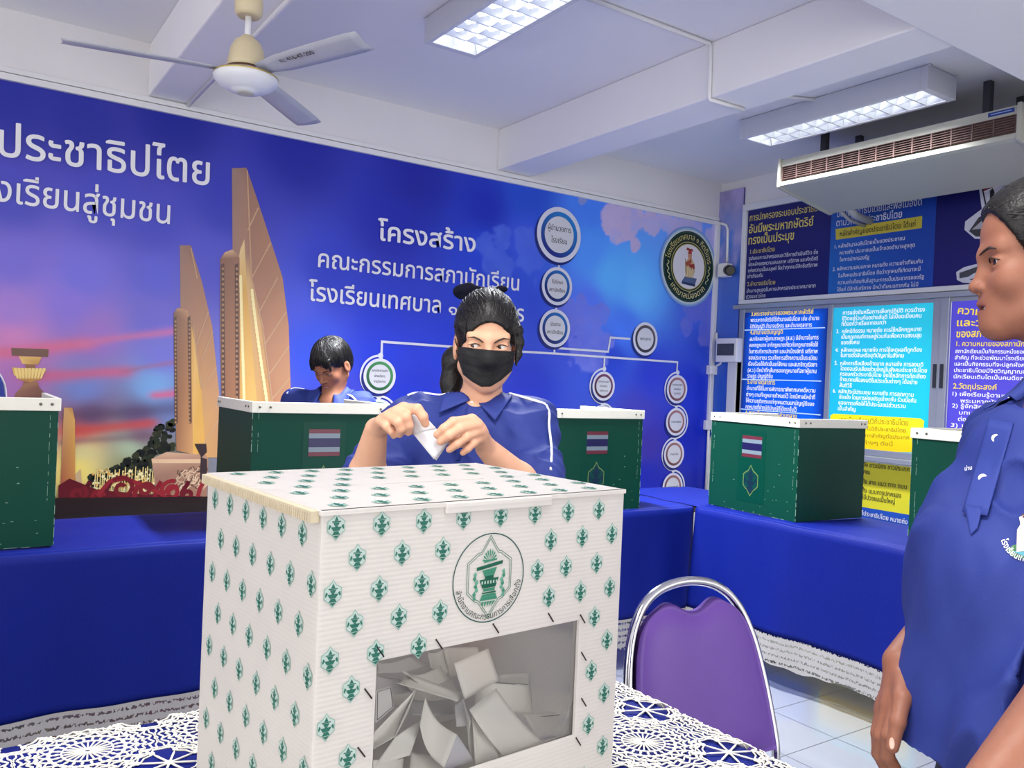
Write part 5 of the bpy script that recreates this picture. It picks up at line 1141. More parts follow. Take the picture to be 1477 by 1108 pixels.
def skin_mat(name):
    m = bpy.data.materials.new(name); m.use_nodes = True; N = m.node_tree.nodes; L = m.node_tree.links; b = N['Principled BSDF']
    at = N.new('ShaderNodeAttribute'); at.attribute_name = 'Col'; tc = N.new('ShaderNodeTexCoord'); no = N.new('ShaderNodeTexNoise'); no.inputs['Scale'].default_value = 55; no.inputs['Detail'].default_value = 5; L.new(tc.outputs['Object'], no.inputs['Vector'])
    mr = N.new('ShaderNodeMapRange'); mr.inputs[3].default_value = .93; mr.inputs[4].default_value = 1.06; L.new(no.outputs['Fac'], mr.inputs[0]); vm = N.new('ShaderNodeVectorMath'); vm.operation = 'SCALE'; L.new(at.outputs['Color'], vm.inputs[0]); L.new(mr.outputs[0], vm.inputs['Scale'])
    L.new(vm.outputs[0], b.inputs['Base Color']); b.inputs['Roughness'].default_value = .5; b.inputs['Specular IOR Level'].default_value = .35
    b.inputs['Subsurface Weight'].default_value = .12; b.inputs['Subsurface Radius'].default_value = (.010, .004, .002); b.inputs['Subsurface Scale'].default_value = .6
    bp = N.new('ShaderNodeBump'); bp.inputs['Strength'].default_value = .05; bp.inputs['Distance'].default_value = .003; n2 = N.new('ShaderNodeTexNoise'); n2.inputs['Scale'].default_value = 420; L.new(tc.outputs['Object'], n2.inputs['Vector']); L.new(n2.outputs['Fac'], bp.inputs['Height']); L.new(bp.outputs[0], b.inputs['Normal'])
    return m
M_skin = skin_mat('skin')
M_hair = mat('black_hair', S(15,13,14), .42, var=.35, scale=60, bump=.15, bscale=200, spec=.38)
M_shirt = mat('royal_blue_shirt', S(40,55,130), .68, var=.05, scale=14, bump=.10, bscale=500, spec=.3)
M_collar = mat('shirt_collar', S(43,59,136), .66, var=.04, scale=14, spec=.3)
M_teeth = mat('teeth', S(216,210,200), .3, var=.02)
M_pipe = mat('white_piping', S(228,228,236), .6, var=.02)
M_button = mat('shirt_button', S(232,232,238), .3, var=.02)
M_mask = mat('black_mask', S(13,14,18), .78, var=.2, scale=60, bump=.25, bscale=320)
M_skirt = mat('dark_skirt', S(24,26,44), .7, var=.08); M_shoe = mat('black_shoe', S(16,16,18), .35); M_bow = mat('navy_bow', S(10,13,30), .85, var=.1, spec=.15)
M_eye = print_mat('eye', rough=.12, spec=.6); M_brow = mat('eyebrow', S(34,25,22), .7, var=.2); M_nail = mat('fingernail', S(222,178,160), .3, var=.04)

def frame_matrix(c, f, up, s=1.0):
    """head frame: columns subject-left, forward, up"""
    f = np.asarray(f, float); f = f/np.linalg.norm(f); up = np.asarray(up, float); up = up-f*(up@f); up /= np.linalg.norm(up); l = np.cross(up, f)
    return np.stack([l, f, up], 1), np.asarray(c, float), s
class Head:
    def __init__(s, c, f, up, scale=1.0, jz=1.0, fw=1.0, rec=0.0): s.rec = rec; s.R, s.c, s.s = frame_matrix(c, f, up, scale); s.jz = jz; s.fw = fw
    def w(s, p):
        p = np.array(p, float); p[0] *= s.fw
        if p[1] > .07: p[1] -= s.rec*min(1, max(0, (.02-p[2])/.04))*(1.5 if p[1] > .0925 else 1)
        if p[2] < 0: p[2] *= s.jz
        return s.c+s.R@(p*s.s)
    def loc(s, P):
        q = (np.asarray(P)-s.c)@s.R/s.s; q[:,0] /= s.fw; q[:,2] = np.where(q[:,2] < 0, q[:,2]/s.jz, q[:,2]); return q
    def e(s, S_, p, r, k, sub=False): S_.ell(s.w(p), np.array(r, float)*np.array([s.fw,1,1])*s.s, k*s.s, s.R, sub)
    def k(s, S_, a, b, r1, r2, k, sub=False): S_.cone(s.w(a), s.w(b), r1*s.s, r2*s.s, k*s.s, sub)
    def solid(s, S_, eye=.0046, mouth_open=0, tilt=.0015, lids=True):
        e, k = s.e, s.k
        e(S_, (0,-.018,.040), (.070,.090,.080), .01); e(S_, (0,.022,-.030), (.057,.062,.078), .03); e(S_, (0,.033,.050), (.056,.047,.045), .03)
        for x in (-1, 1):
            k(S_, (x*.045,-.004,-.058), (x*.012,.060,-.093), .022, .017, .022); e(S_, (x*.036,.056,-.026), (.021,.020,.022), .02); k(S_, (x*.038,.066,.021), (0,.077,.015), .011, .0095, .014)
        e(S_, (0,.066,-.097), (.018,.017,.014), .016); e(S_, (0,.071,-.063), (.027,.019,.024), .02)
        for x in (-1, 1): e(S_, (x*.032,.090,.0), (.020,.0155,.0125), .012, True)
        k(S_, (0,.078,.010), (0,.097,-.029), .0062, .0092, .010); e(S_, (0,.099,-.033), (.0095,.0100,.0085), .006)
        for x in (-1, 1): e(S_, (x*.0118,.0895,-.0355), (.0072,.0090,.0066), .005)
        for x in (-1, 1): e(S_, (x*.0066,.0965,-.0422), (.0036,.0055,.0032), .002, True)
        for x in (-1, 1):
            k(S_, (x*.020,.0800,-.0635-mouth_open*.2), (0,.0895,-.0598), .0030, .0053, .004); k(S_, (x*.017,.0795,-.0690-mouth_open*.7), (0,.0870,-.0710-mouth_open), .0032, .0062, .004)
            if lids: e(S_, (x*.032,.0655,0), (.0168,.0150,.0135), .004); e(S_, (x*.032,.0815,.0002), (.0140,.0120,eye), .0018, True)
        e(S_, (0,.0945,-.0656-mouth_open*.5), (.0205,.0135,.0011+mouth_open*.50), .0012, True)
        for x in (-1, 1): e(S_, (x*.0735,-.012,-.010), (.0075,.019,.031), .006); e(S_, (x*.082,-.006,-.007), (.006,.010,.018), .004, True)
    def tint(s, V, base, lip, blush=.12):
        q = s.loc(V); n = len(V); C = np.tile(np.array([lin(v) for v in base]), (n, 1)); lp = np.array([lin(v) for v in lip])
        d = np.sqrt((q[:,0]/.0235)**2+((q[:,2]+.0655)/.0125)**2); m = np.clip((1.05-d)*4, 0, 1)*(q[:,1] > .07); C = C*(1-m[:,None])+lp*m[:,None]
        for x in (-1, 1):
            b = np.exp(-(((q[:,0]-x*.038)/.02)**2+((q[:,2]+.03)/.02)**2))*(q[:,1] > .03)*blush; C = C*(1-b[:,None])+lp*b[:,None]
        return C
    def eyes(s, parent, gaze, sides=(-1, 1)):
        for x in sides:
            b = FMB(); g = np.array(gaze, float); g /= np.linalg.norm(g); c = np.array([x*.032,.0655,0]); n = 28; r = .0127; a1 = np.cross(g, [0,0,1]); a1 /= np.linalg.norm(a1); a2 = np.cross(a1, g); vs = []; cs = []
            rad = [0,.06,.14,.20,.24,.30,.40,.46,.50,.56,.7,.95,1.2,1.57,1.9]
            for th in rad:
                for i in range(n):
                    a = 2*PI*i/n; d = g*math.cos(th)+(a1*math.cos(a)+a2*math.sin(a))*math.sin(th); vs.append(s.w(c+d*r)); cs.append(S(8,7,8) if th < .22 else S(44,28,20) if th < .42 else S(24,16,14) if th < .48 else S(214,208,206))
            b.add(vs, [(j*n+i, j*n+(i+1) % n, (j+1)*n+(i+1) % n, (j+1)*n+i) for j in range(len(rad)-1) for i in range(n)], 0, cs, True); b.build('eyeball', M_eye, parent)
    def strip(s, S_, pts, r, name, m, parent, lift=.0008):
        """thin raised line laid on the face along local (x, z) points"""
        P = []
        for (x, z) in pts:
            o = s.w((x, .16, z)); h = S_.hit(o, s.c+s.R@(np.array([0,-1,0])*s.s)-s.c, 0, .2)
            if h is not None: P.append(h+s.R[:,1]*lift)
        if len(P) > 1:
            k = len(P); b = FMB(); b.tube(P, [r*(.35+.65*math.sin(PI*min(1, .12+.88*i/(k-1)))) for i in range(k)], 7, flat=.55); b.build(name, m, parent)
def streak(V, N, hd, amp=.0025, seed=3, fq=60):
    q = hd.loc(V); a = np.arctan2(q[:,0], q[:,2]-.02); b = q[:,1]*10
    return V+N*((fbm(a*fq/6.28*3+50, b*.5+20, seed)-.5)*2*amp+(fbm(a*fq/3+90, b*.8+20, seed+9)-.5)*amp)[:,None]
def strands(A_, H, S0, S1, r, name, parent, seed=1, lift=.002, steps=13, jit=.012, c0=(0,-.02,.03)):
    """many fine locks combed over the hair surface from points S0 to points S1 (head coordinates)"""
    g = np.random.RandomState(seed); n = len(S0); c = H.w(c0); U = []
    for a, b in zip(S0, S1):
        da = H.w(np.array(a)+g.randn(3)*jit)-c; db = H.w(np.array(b)+g.randn(3)*jit*.6)-c; da /= np.linalg.norm(da); db /= np.linalg.norm(db); ts = np.linspace(0, 1, steps)
        q = da*(1-ts[:,None])+db*ts[:,None]; q += (g.randn(3)*.05)*np.sin(PI*ts)[:,None]; U.append(q/np.linalg.norm(q, axis=1)[:,None])
    U = np.array(U).reshape(-1, 3); hit = np.full(len(U), np.nan); rad = np.linspace(.19, .05, 60)
    for rr in rad:
        m = np.isnan(hit)
        if not m.any(): break
        f = A_.at(c+U[m]*rr); k = np.where(m)[0][f < 0]; hit[k] = rr
    P = (c+U*hit[:,None]).reshape(n, steps, 3); b = FMB(); lf = g.rand(n)*lift; rs = r*(.6+.8*g.rand(n))
    for i in range(n):
        ok = ~np.isnan(P[i,:,0]); q = P[i][ok]
        if len(q) < 4: continue
        d = q-c; q = q+d/np.linalg.norm(d, axis=1)[:,None]*lf[i]; q[1:-1] = (q[:-2]+2*q[1:-1]+q[2:])/4; k = len(q)
        b.tube([tuple(p) for p in q], [rs[i]*(.25+.75*math.sin(PI*min(.92, .10+j/(k-1)*.9))) for j in range(k)], 5, caps=False)
    return b.build(name, M_hair, parent)
def patch(S_, quad, name, m, parent, lift=.004, n=10, solid=.002, oval=False):
    """cloth piece lying on the surface: quad of picture points (going round), pushed out by lift (or lift(u, v))"""
    q = [np.array(p, float) for p in quad]; uv = [(i/n, j/n) for j in range(n+1) for i in range(n+1)]
    sq = lambda u, v: (.5+(u-.5)*math.sqrt(1-(2*v-1)**2/2), .5+(v-.5)*math.sqrt(1-(2*u-1)**2/2)) if oval else (u, v)
    pix = [(q[0]*(1-u)+q[1]*u)*(1-v)+(q[3]*(1-u)+q[2]*u)*v for u, v in [sq(*w_) for w_ in uv]]; P = S_.cast_many(pix); o = tof(C0); b = FMB()
    for i, (u, v) in enumerate(uv): d = P[i]-o; P[i] = P[i]-d/np.linalg.norm(d)*(lift(u, v) if callable(lift) else lift)
    b.add([tuple(p) for p in P], [(j*(n+1)+i, (j+1)*(n+1)+i, (j+1)*(n+1)+i+1, j*(n+1)+i+1) for j in range(n) for i in range(n)], 0, (1,1,1,1), True)
    return b.build(name, m, parent, solid=solid)
def cloth_noise(V, N, amp, seed, sx=7, sz=4):
    n = fbm(V[:,0]*sx+V[:,2]*2.3+40, V[:,2]*sz-V[:,0]*2+V[:,1]*5+40, seed, 3); r = 1-np.abs(2*fbm(V[:,0]*sx*.8-V[:,2]*3+60, V[:,2]*sz*1.3+V[:,1]*6+60, seed+4, 3)-1)
    r2 = np.maximum(0, 1-np.abs(2*fbm(V[:,0]*sx*1.7+V[:,2]*sz*1.5+20, V[:,2]*sz*2.2-V[:,0]*4+V[:,1]*11+20, seed+8, 2)-1)*1.3)**3
    return V+N*((n-.5)*amp+(r-.75)*amp*.8+(r2-.3)*amp*.35)[:,None]
def flap(b, pts, lift=0, bow=.0, n=8, mi=0):
    """cloth patch through four corner points"""
    P = [np.asarray(p) for p in pts]; nn = np.cross(P[1]-P[0], P[3]-P[0]); nn /= np.linalg.norm(nn)
    b.grid(lambda u, v: (P[0]*(1-u)+P[1]*u)*(1-v)+(P[3]*(1-u)+P[2]*u)*v+nn*bow*math.sin(PI*u)*math.sin(PI*v), n, n, mi)
def button(S_, px, py, r, parent, name='button', lift=.0065):
    p = S_.cast(px, py)
    if p is None: return
    n = S_.normal(p); vd = tof(C0)-p; n = n*(.15 if lift > .01 else 1)+vd/np.linalg.norm(vd); n /= np.linalg.norm(n); M = Vector((0,0,1)).rotation_difference(Vector(n)).to_matrix().to_4x4(); b = FMB()
    b.lathe([(.0001,.0018),(r*.35,.0016),(r*.5,.0020),(r*.8,.0026),(r,.0022),(r,-.004)], tuple(p), 20, M=M, caps=False); b.build(name, M_button, parent)
def piping(S_, pix, r, parent, name='white_piping', lift=.001):
    P = [S_.cast(x, y, lift) for x, y in pix]; P = [p for p in P if p is not None]
    if len(P) > 1: b = FMB(); b.tube(smooth_path([tuple(p) for p in P], 2), r, 8, flat=.6); b.build(name, M_pipe, parent)
def legs(S_, hipc, side, out, floor=.0):
    """two simple legs under the skirt, with feet"""
    F_ = np.array(out, float)
    for s in (-1, 1):
        h = np.array(hipc)+np.array(side)*s*.085; kn = np.array([h[0], h[1], .44])+F_*.01; an = np.array([h[0], h[1], .08])-F_*.01
        S_.cone(h, kn, .075, .052, .02); S_.cone(kn, an, .052, .036, .02); S_.cone(an-np.array([0,0,.045]), an+F_*.13-np.array([0,0,.055]), .034, .026, .02)

def collar_ring(TH, N, ax, F_, parent, a0=.42, r0=.054, r1=.098, tip=.034, rise=.022):
    """stand-and-fall shirt collar round the neck, open and pointed at the front"""
    b = FMB(); F_ = np.asarray(F_, float); S_ = np.cross([0,0,1], F_); N = np.asarray(N); ax = np.asarray(ax); n = 44; m = 12
    def pt(u, v):
        a = a0+(2*PI-2*a0)*u; d = F_*math.cos(a)+S_*math.sin(a); fr = max(0, 1-min(u, 1-u)/.16)
        if v < .35: t = v/.35; p = N+d*r0+ax*(-.02+(rise+.02)*t)
        else:
            t = (v-.35)/.65; r = r0+.004+(r1-r0+tip*fr)*t; p = N+d*r+ax*rise*(1-t); h = TH.t.ray_cast(Vector((p[0], p[1], N[2]+.16)), Vector((0,0,-1))); zz = p[2]-.02*t-.05*fr*t
            if h[0] is not None: zz = h[0][2]+.0055+(rise*.9)*(1-t)**2 if h[0][2] < N[2]+.05 else zz
            p = np.array([p[0], p[1], zz])
        return tuple(p)
    b.grid(pt, n, m); return b.build('collar', M_collar, parent, solid=.002)
def hand(S_, wrist, mcps, fingers, thumb, rs=(.0088,.0090,.0084,.0074), wr=.0215, k=.004):
    """palm from the wrist to four knuckles, four unequal bent fingers, a thumb from the side of the palm"""
    w_ = np.array(wrist)
    for i, m in enumerate(mcps): S_.cone(w_+(np.array(m)-w_)*.06, m, wr*.62, rs[i]*1.16, .010)
    for a, b in zip(mcps[:-1], mcps[1:]): S_.cone(np.array(a)*.86+w_*.14, np.array(b)*.86+w_*.14, .0090, .0086, .009)
    for i, (m, f) in enumerate(zip(mcps, fingers)):
        r = rs[i]; S_.chain([m]+list(f), [r*1.08, r*1.02, r*.92, r*.80], k*.8, k*1.4)
    S_.chain(thumb, [.0135,.0118,.0100,.0085], .005, .010)
def person(label, loc, cat='person'):
    return thing('person', label, cat, tuple(tow(np.array(loc))))

# ================================================================== girl with the mask, standing behind the box
hz6 = lambda x, y, d: D(500+x/6.154, 570+y/6.154, d)
def build_masked_girl():
    em = D(704.5, 500.5, 1.80); f = np.array([.10,-.985,-.10]); H = Head(em, f, (0.0,0,1), .97, .90, .95); H.c = em-H.R@(np.array([0,.079,0])*H.s)
    N = D(692, 588, 1.875); SL, SR = D(594, 607, 1.885), D(768, 612, 1.885)
    EL, WL = D(524, 712, 1.72), hz6(262, 300, 1.615); ER, WR = D(770, 716, 1.74), hz6(1240, 470, 1.635)
    P = person('masked girl in a royal blue shirt holding a folded ballot over the box', (N[0], N[1]+.02, 0))
    B = Solid(); H.solid(B, eye=.0038)
    nb = H.w((0,-.022,-.055)); B.cone(nb, N+np.array([0,.012,-.01]), .041, .047, .02); B.cone(N+np.array([0,.02,-.05]), N+np.array([0,.06,-.48]), .08, .075, .04)
    for Sj in (SL, SR): B.cone(N+np.array([0,.02,-.03]), Sj, .036, .040, .03)
    for Sj, E_, W_ in ((SL, EL, WL), (SR, ER, WR)):
        B.cone(Sj, E_, .043, .037, .02); m = E_+(W_-E_)*.35; B.cone(E_, m, .037, .0365, .015); B.cone(m, W_, .0365, .0220, .012)
    mc = [hz6(505,118,1.552),hz6(440,152,1.548),hz6(368,192,1.553),hz6(300,232,1.566)]
    fg = [[hz6(628,125,1.532),hz6(678,190,1.530),hz6(698,252,1.536)],[hz6(528,195,1.526),hz6(552,268,1.530),hz6(546,330,1.545)],[hz6(455,240,1.526),hz6(482,300,1.530),hz6(470,350,1.546)],[hz6(352,278,1.540),hz6(398,322,1.540),hz6(418,362,1.548)]]
    hand(B, WL, mc, fg, [hz6(330,270,1.600),hz6(470,300,1.592),hz6(590,300,1.580),hz6(668,262,1.568)], rs=(.0098,.0092,.0086,.0076))
    mc = [hz6(1112,218,1.570),hz6(1160,262,1.572),hz6(1192,315,1.580),hz6(1200,372,1.592)]
    fg = [[hz6(945,238,1.542),hz6(862,298,1.536),hz6(803,352,1.540)],[hz6(1006,300,1.540),hz6(906,362,1.534),hz6(832,414,1.540)],[hz6(1062,372,1.548),hz6(982,434,1.542),hz6(912,484,1.546)],[hz6(1122,430,1.560),hz6(1076,476,1.556),hz6(1032,512,1.558)]]
    hand(B, WR, mc, fg, [hz6(1190,400,1.612),hz6(1040,410,1.592),hz6(920,392,1.580),hz6(846,350,1.570)], rs=(.0092,.0090,.0084,.0076))
    legs(B, N+np.array([0,.08,-.50]), (1,0,0), (0,-1,0)); B.ell(N+np.array([0,.085,-.50]), (.13,.075,.09), .03)
    fz = [(WL[2]-.10, H.c[2]+.13)]
    V, Q = B.mesh(.008, [[(SL[0]-.06, SR[0]+.06)], [(1.44, 2.02)], fz], .0022); V = relax(V, Q, 1, .3)
    col = H.tint(V, (222,170,140), (190,110,100)); put('body', V, Q, M_skin, P, col)
    H.eyes(P, (-.55,.82,-.02))
    for x in (-1, 1):
        H.strip(B, [(x*.013,.0095),(x*.023,.0160),(x*.035,.0205),(x*.049,.0195)], .0027, 'eyebrow', M_brow, P)
        H.strip(B, [(x*.0185,.0010),(x*.025,.0052),(x*.033,.0062),(x*.041,.0046),(x*.0485,.0012)], .0015, 'eyelash', M_brow, P, .001)
    # hair drawn back, with a ponytail and a lock beside the face
    A_ = Solid(); H.e(A_, (0,-.014,.043), (.0785,.107,.090), .01); H.e(A_, (0,-.055,-.005), (.066,.055,.085), .03)
    H.e(A_, (.003,.090,-.034), (.0625,.082,.0850), .006, True); H.e(A_, (.088,-.004,-.028), (.035,.030,.044), .008, True); H.e(A_, (.0,.03,-.105), (.09,.10,.06), .01, True)
    A_.chain([H.w((-.058,.030,.045)), D(745,476,1.835), D(749,494,1.835), D(748,512,1.83), D(743,528,1.825)], [.016,.012,.009,.006,.002], .012)
    A_.chain([H.w((0,-.115,.055)), H.w((.03,-.135,.0)), D(657,520,1.97), D(652,552,1.97), D(650,582,1.96), D(654,604,1.95)], [.03,.034,.030,.026,.020,.006], .015)
    V, Q = A_.mesh(.003); V = streak(V, vnormals(V, Q), H, .0012, 3); put('hair', V, Q, M_hair, P)
    g = np.random.RandomState(2); S0 = []; S1 = []
    for i in range(330):
        a = g.uniform(-1.75, 1.75); back = g.rand()**1.6; S0.append((.066*math.sin(a)*(1-.1*back), .076-.050*math.sin(a)**2-.05*back, .030+.040*math.cos(a)+.045*back*max(0, math.cos(a)))); S1.append((.01*g.randn(), -.118, .055))
    strands(A_, H, S0, S1, .0017, 'combed_locks', P, 5)
    S0 = [(.012*g.randn(), -.118, .05) for i in range(1)]
    for pts, r in (([(743,462),(749,480),(750,500),(745,528)], .0014),([(675,455),(671,470),(669,490)], .0010),([(741,470),(744,490),(742,512)], .0010),([(700,446),(686,455),(676,466)], .0012)):
        b = FMB(); b.tube(smooth_path([tuple(D(x, y, 1.785+.0006*abs(x-705))) for x, y in pts]), [r]*len(smooth_path(pts)), 5); b.build('hair_strand', M_hair, P)
    bo = Solid(); bo.ell(D(670,421,1.965), (.028,.013,.019), .006); bo.cone(D(678,416,1.965), D(690,417,1.965), .014, .006, .01); bo.cone(D(690,417,1.965), D(722,419,1.985), .006, .006, .006); bo.ell(D(724,417,1.985), (.014,.012,.009), .006); bo.ell(D(664,426,1.950), (.008,.008,.007), .008, None, True)
    V, Q = bo.mesh(.0022); put('hair_bow', V, Q, M_bow, P)
    # mask
    K = Solid(); H.e(K, (0,.024,-.040), (.0645,.066,.078), .01); H.k(K, (0,.080,.004), (0,.104,-.031), .009, .0135, .035); H.e(K, (0,.062,-.093), (.026,.023,.020), .03)
    top = [(660,500.5),(672,501),(688,503),(705,505),(722,506),(741,507)]; bot = [(668,540),(680,550),(694,558),(708,557.5),(722,549),(738,535)]
    ti = np.linspace(0, 1, 6); b = FMB(); nu, nv = 36, 26; bad = 0
    uvm = [(i/nu, j/nv) for j in range(nv+1) for i in range(nu+1)]; pix = []
    for u, v in uvm:
        t = np.array([np.interp(u, ti, [q[i] for q in top]) for i in (0, 1)]); w_ = np.array([np.interp(u, ti, [q[i] for q in bot]) for i in (0, 1)]); e = t*(1-v)+w_*v; e[0] -= (u-.5)*-3*math.sin(PI*v); pix.append(e)
    Pk, tk, fk = K.cast_many(pix, 0, True); Pb, tb, fb = B.cast_many(pix, 0, True); tb = np.where(fb > .004, 9, tb); tt = np.minimum(tk, tb).reshape(nv+1, nu+1)
    for _ in range(3): t2 = tt.copy(); t2[1:-1,1:-1] = (tt[:-2,1:-1]+tt[2:,1:-1]+tt[1:-1,:-2]+tt[1:-1,2:])/4; tt = np.minimum(t2, tt+.0006)
    o = tof(C0); dd = np.array([tof(at_d(x, y, 1))-o for x, y in pix]); dd /= np.linalg.norm(dd, axis=1)[:,None]
    pl = np.array([.0030+.0016*((v*4.2) % 1.0)*math.sin(PI*v)**.3+.0010*math.sin(u*23+v*9)*math.sin(PI*u) for u, v in uvm]); PK = o+dd*(tt.ravel()-pl)[:,None]
    b.add([tuple(p) for p in PK], [(j*(nu+1)+i, (j+1)*(nu+1)+i, (j+1)*(nu+1)+i+1, j*(nu+1)+i+1) for j in range(nv) for i in range(nu)], 0, (1,1,1,1), True)
    b.build('face_mask', M_mask, P, solid=.0012)
    for pts in ([(661,502),(658,496),(656,488)],[(668,538),(662,520),(658,505)],[(741,508),(743.5,500)]):
        q = [B.cast(x, y, .001) for x, y in pts]; q = [tuple(p) for p in q if p is not None]
        if len(q) > 1: b = FMB(); b.tube(q, .0013, 6); b.build('ear_loop', M_mask, P)
    # shirt
    T = Solid(); T.ell(N+np.array([0,.012,-.18]), (.148,.095,.185), .04); T.ell(N+np.array([0,-.006,-.060]), (.095,.072,.066), .04); T.cone(SL+np.array([.045,0,-.018]), SR+np.array([-.045,0,-.018]), .060, .060, .04)
    for s, Sj, E_, W_ in ((-1, SL, EL, WL), (1, SR, ER, WR)):
        T.cone(Sj-np.array([s*.035,0,.05]), N+np.array([s*.105,.05,-.56]), .080, .100, .05); T.cone(N+np.array([s*.035,.012,-.002]), Sj+np.array([0,0,.002]), .034, .050, .03)
        T.cone(Sj, Sj+(E_-Sj)*.86, .054, .062, .03)
        T.cone(Sj+(E_-Sj)*.80, Sj+(E_-Sj)*1.3, .048, .057, .010, True)
    T.cone(N+np.array([0,.005,-.005]), nb+np.array([0,0,.06]), .047, .060, .008, True); T.ell(D(688,566,1.80), (.020,.045,.024), .006, None, True)
    V, Q = T.mesh(.006, [[(SL[0]-.10, SR[0]+.10)], [(1.6, 2.02)], [(1.02, 1.32)]], .0034); V = relax(V, Q, 2, .5); V = cloth_noise(V, vnormals(V, Q), .022, 12, 10, 6); so = put('shirt', V, Q, M_shirt, P)
    TH = MeshCast(V, Q, T.hull())
    patch(TH, [(659,541),(678,577),(632,596),(645,561)], 'collar', M_collar, P, lambda u, v: .0055+.004*(1-v))
    patch(TH, [(735,545),(739,571),(714,607),(687,578)], 'collar', M_collar, P, lambda u, v: .0055+.003*(1-u))
    Lp = lambda x, y, l=.004: TH.cast(x, y, l)
    button(TH, 681, 582, .0052, P); button(TH, 662.3, 650, .0054, P)
    pl = [Lp(x, y, .0022) for x, y in ((676,584),(672,600),(668,620),(664,640),(661,665))]; pl = [tuple(p) for p in pl if p is not None]
    if len(pl) > 2: b = FMB(); b.tube(smooth_path(pl), .009, 8, flat=.10); b.build('placket', M_collar, P)
    piping(TH, [(648,561),(632,561),(615,563),(600,566),(588,570)], .0026, P)
    piping(TH, [(734,567.5),(748,571),(762,575),(776,579),(787,583)], .0034, P); piping(TH, [(788,584),(793,595),(791.5,612),(794,630),(796,650),(794.5,678)], .0034, P)
    # skirt
    K2 = Solid(); hp = N+np.array([0,.085,-.50]); K2.cone(hp+np.array([-.06,0,.04]), hp+np.array([-.12,0,-.36]), .105, .14, .05); K2.cone(hp+np.array([.06,0,.04]), hp+np.array([.12,0,-.36]), .105, .14, .05)
    V, Q = K2.mesh(.012); put('skirt', V, Q, M_skirt, P)
    # embroidered name on the chest
    # the folded ballot in her hands
    b = FMB(); c = S(232,232,236)
    fr = [hz6(566,160,1.560),hz6(712,205,1.560),hz6(905,408,1.560),hz6(775,572,1.545)]; lf = hz6(590,345,1.556)
    def sheetp(P0, P1, P2, P3, n=8, bow=0):
        P_ = [np.asarray(p) for p in (P0, P1, P2, P3)]; nn = np.array([0,-1,0])
        b.grid(lambda u, v: tuple((P_[0]*(1-u)+P_[1]*u)*(1-v)+(P_[3]*(1-u)+P_[2]*u)*v+nn*bow*math.sin(PI*u)*v), n, n, 0, c)
    sheetp(fr[0], fr[1], hz6(800,300,1.561), lf); sheetp(lf, hz6(800,300,1.561), fr[2], fr[3], bow=.004)
    sheetp(hz6(600,340,1.563), hz6(806,300,1.564), hz6(912,414,1.570), hz6(796,582,1.566), bow=-.003)
    o = b.build('ballot_paper', M_paper, solid=.0007); tag(o, 'folded ballot held between both hands of the masked girl', 'ballot paper')
build_masked_girl()

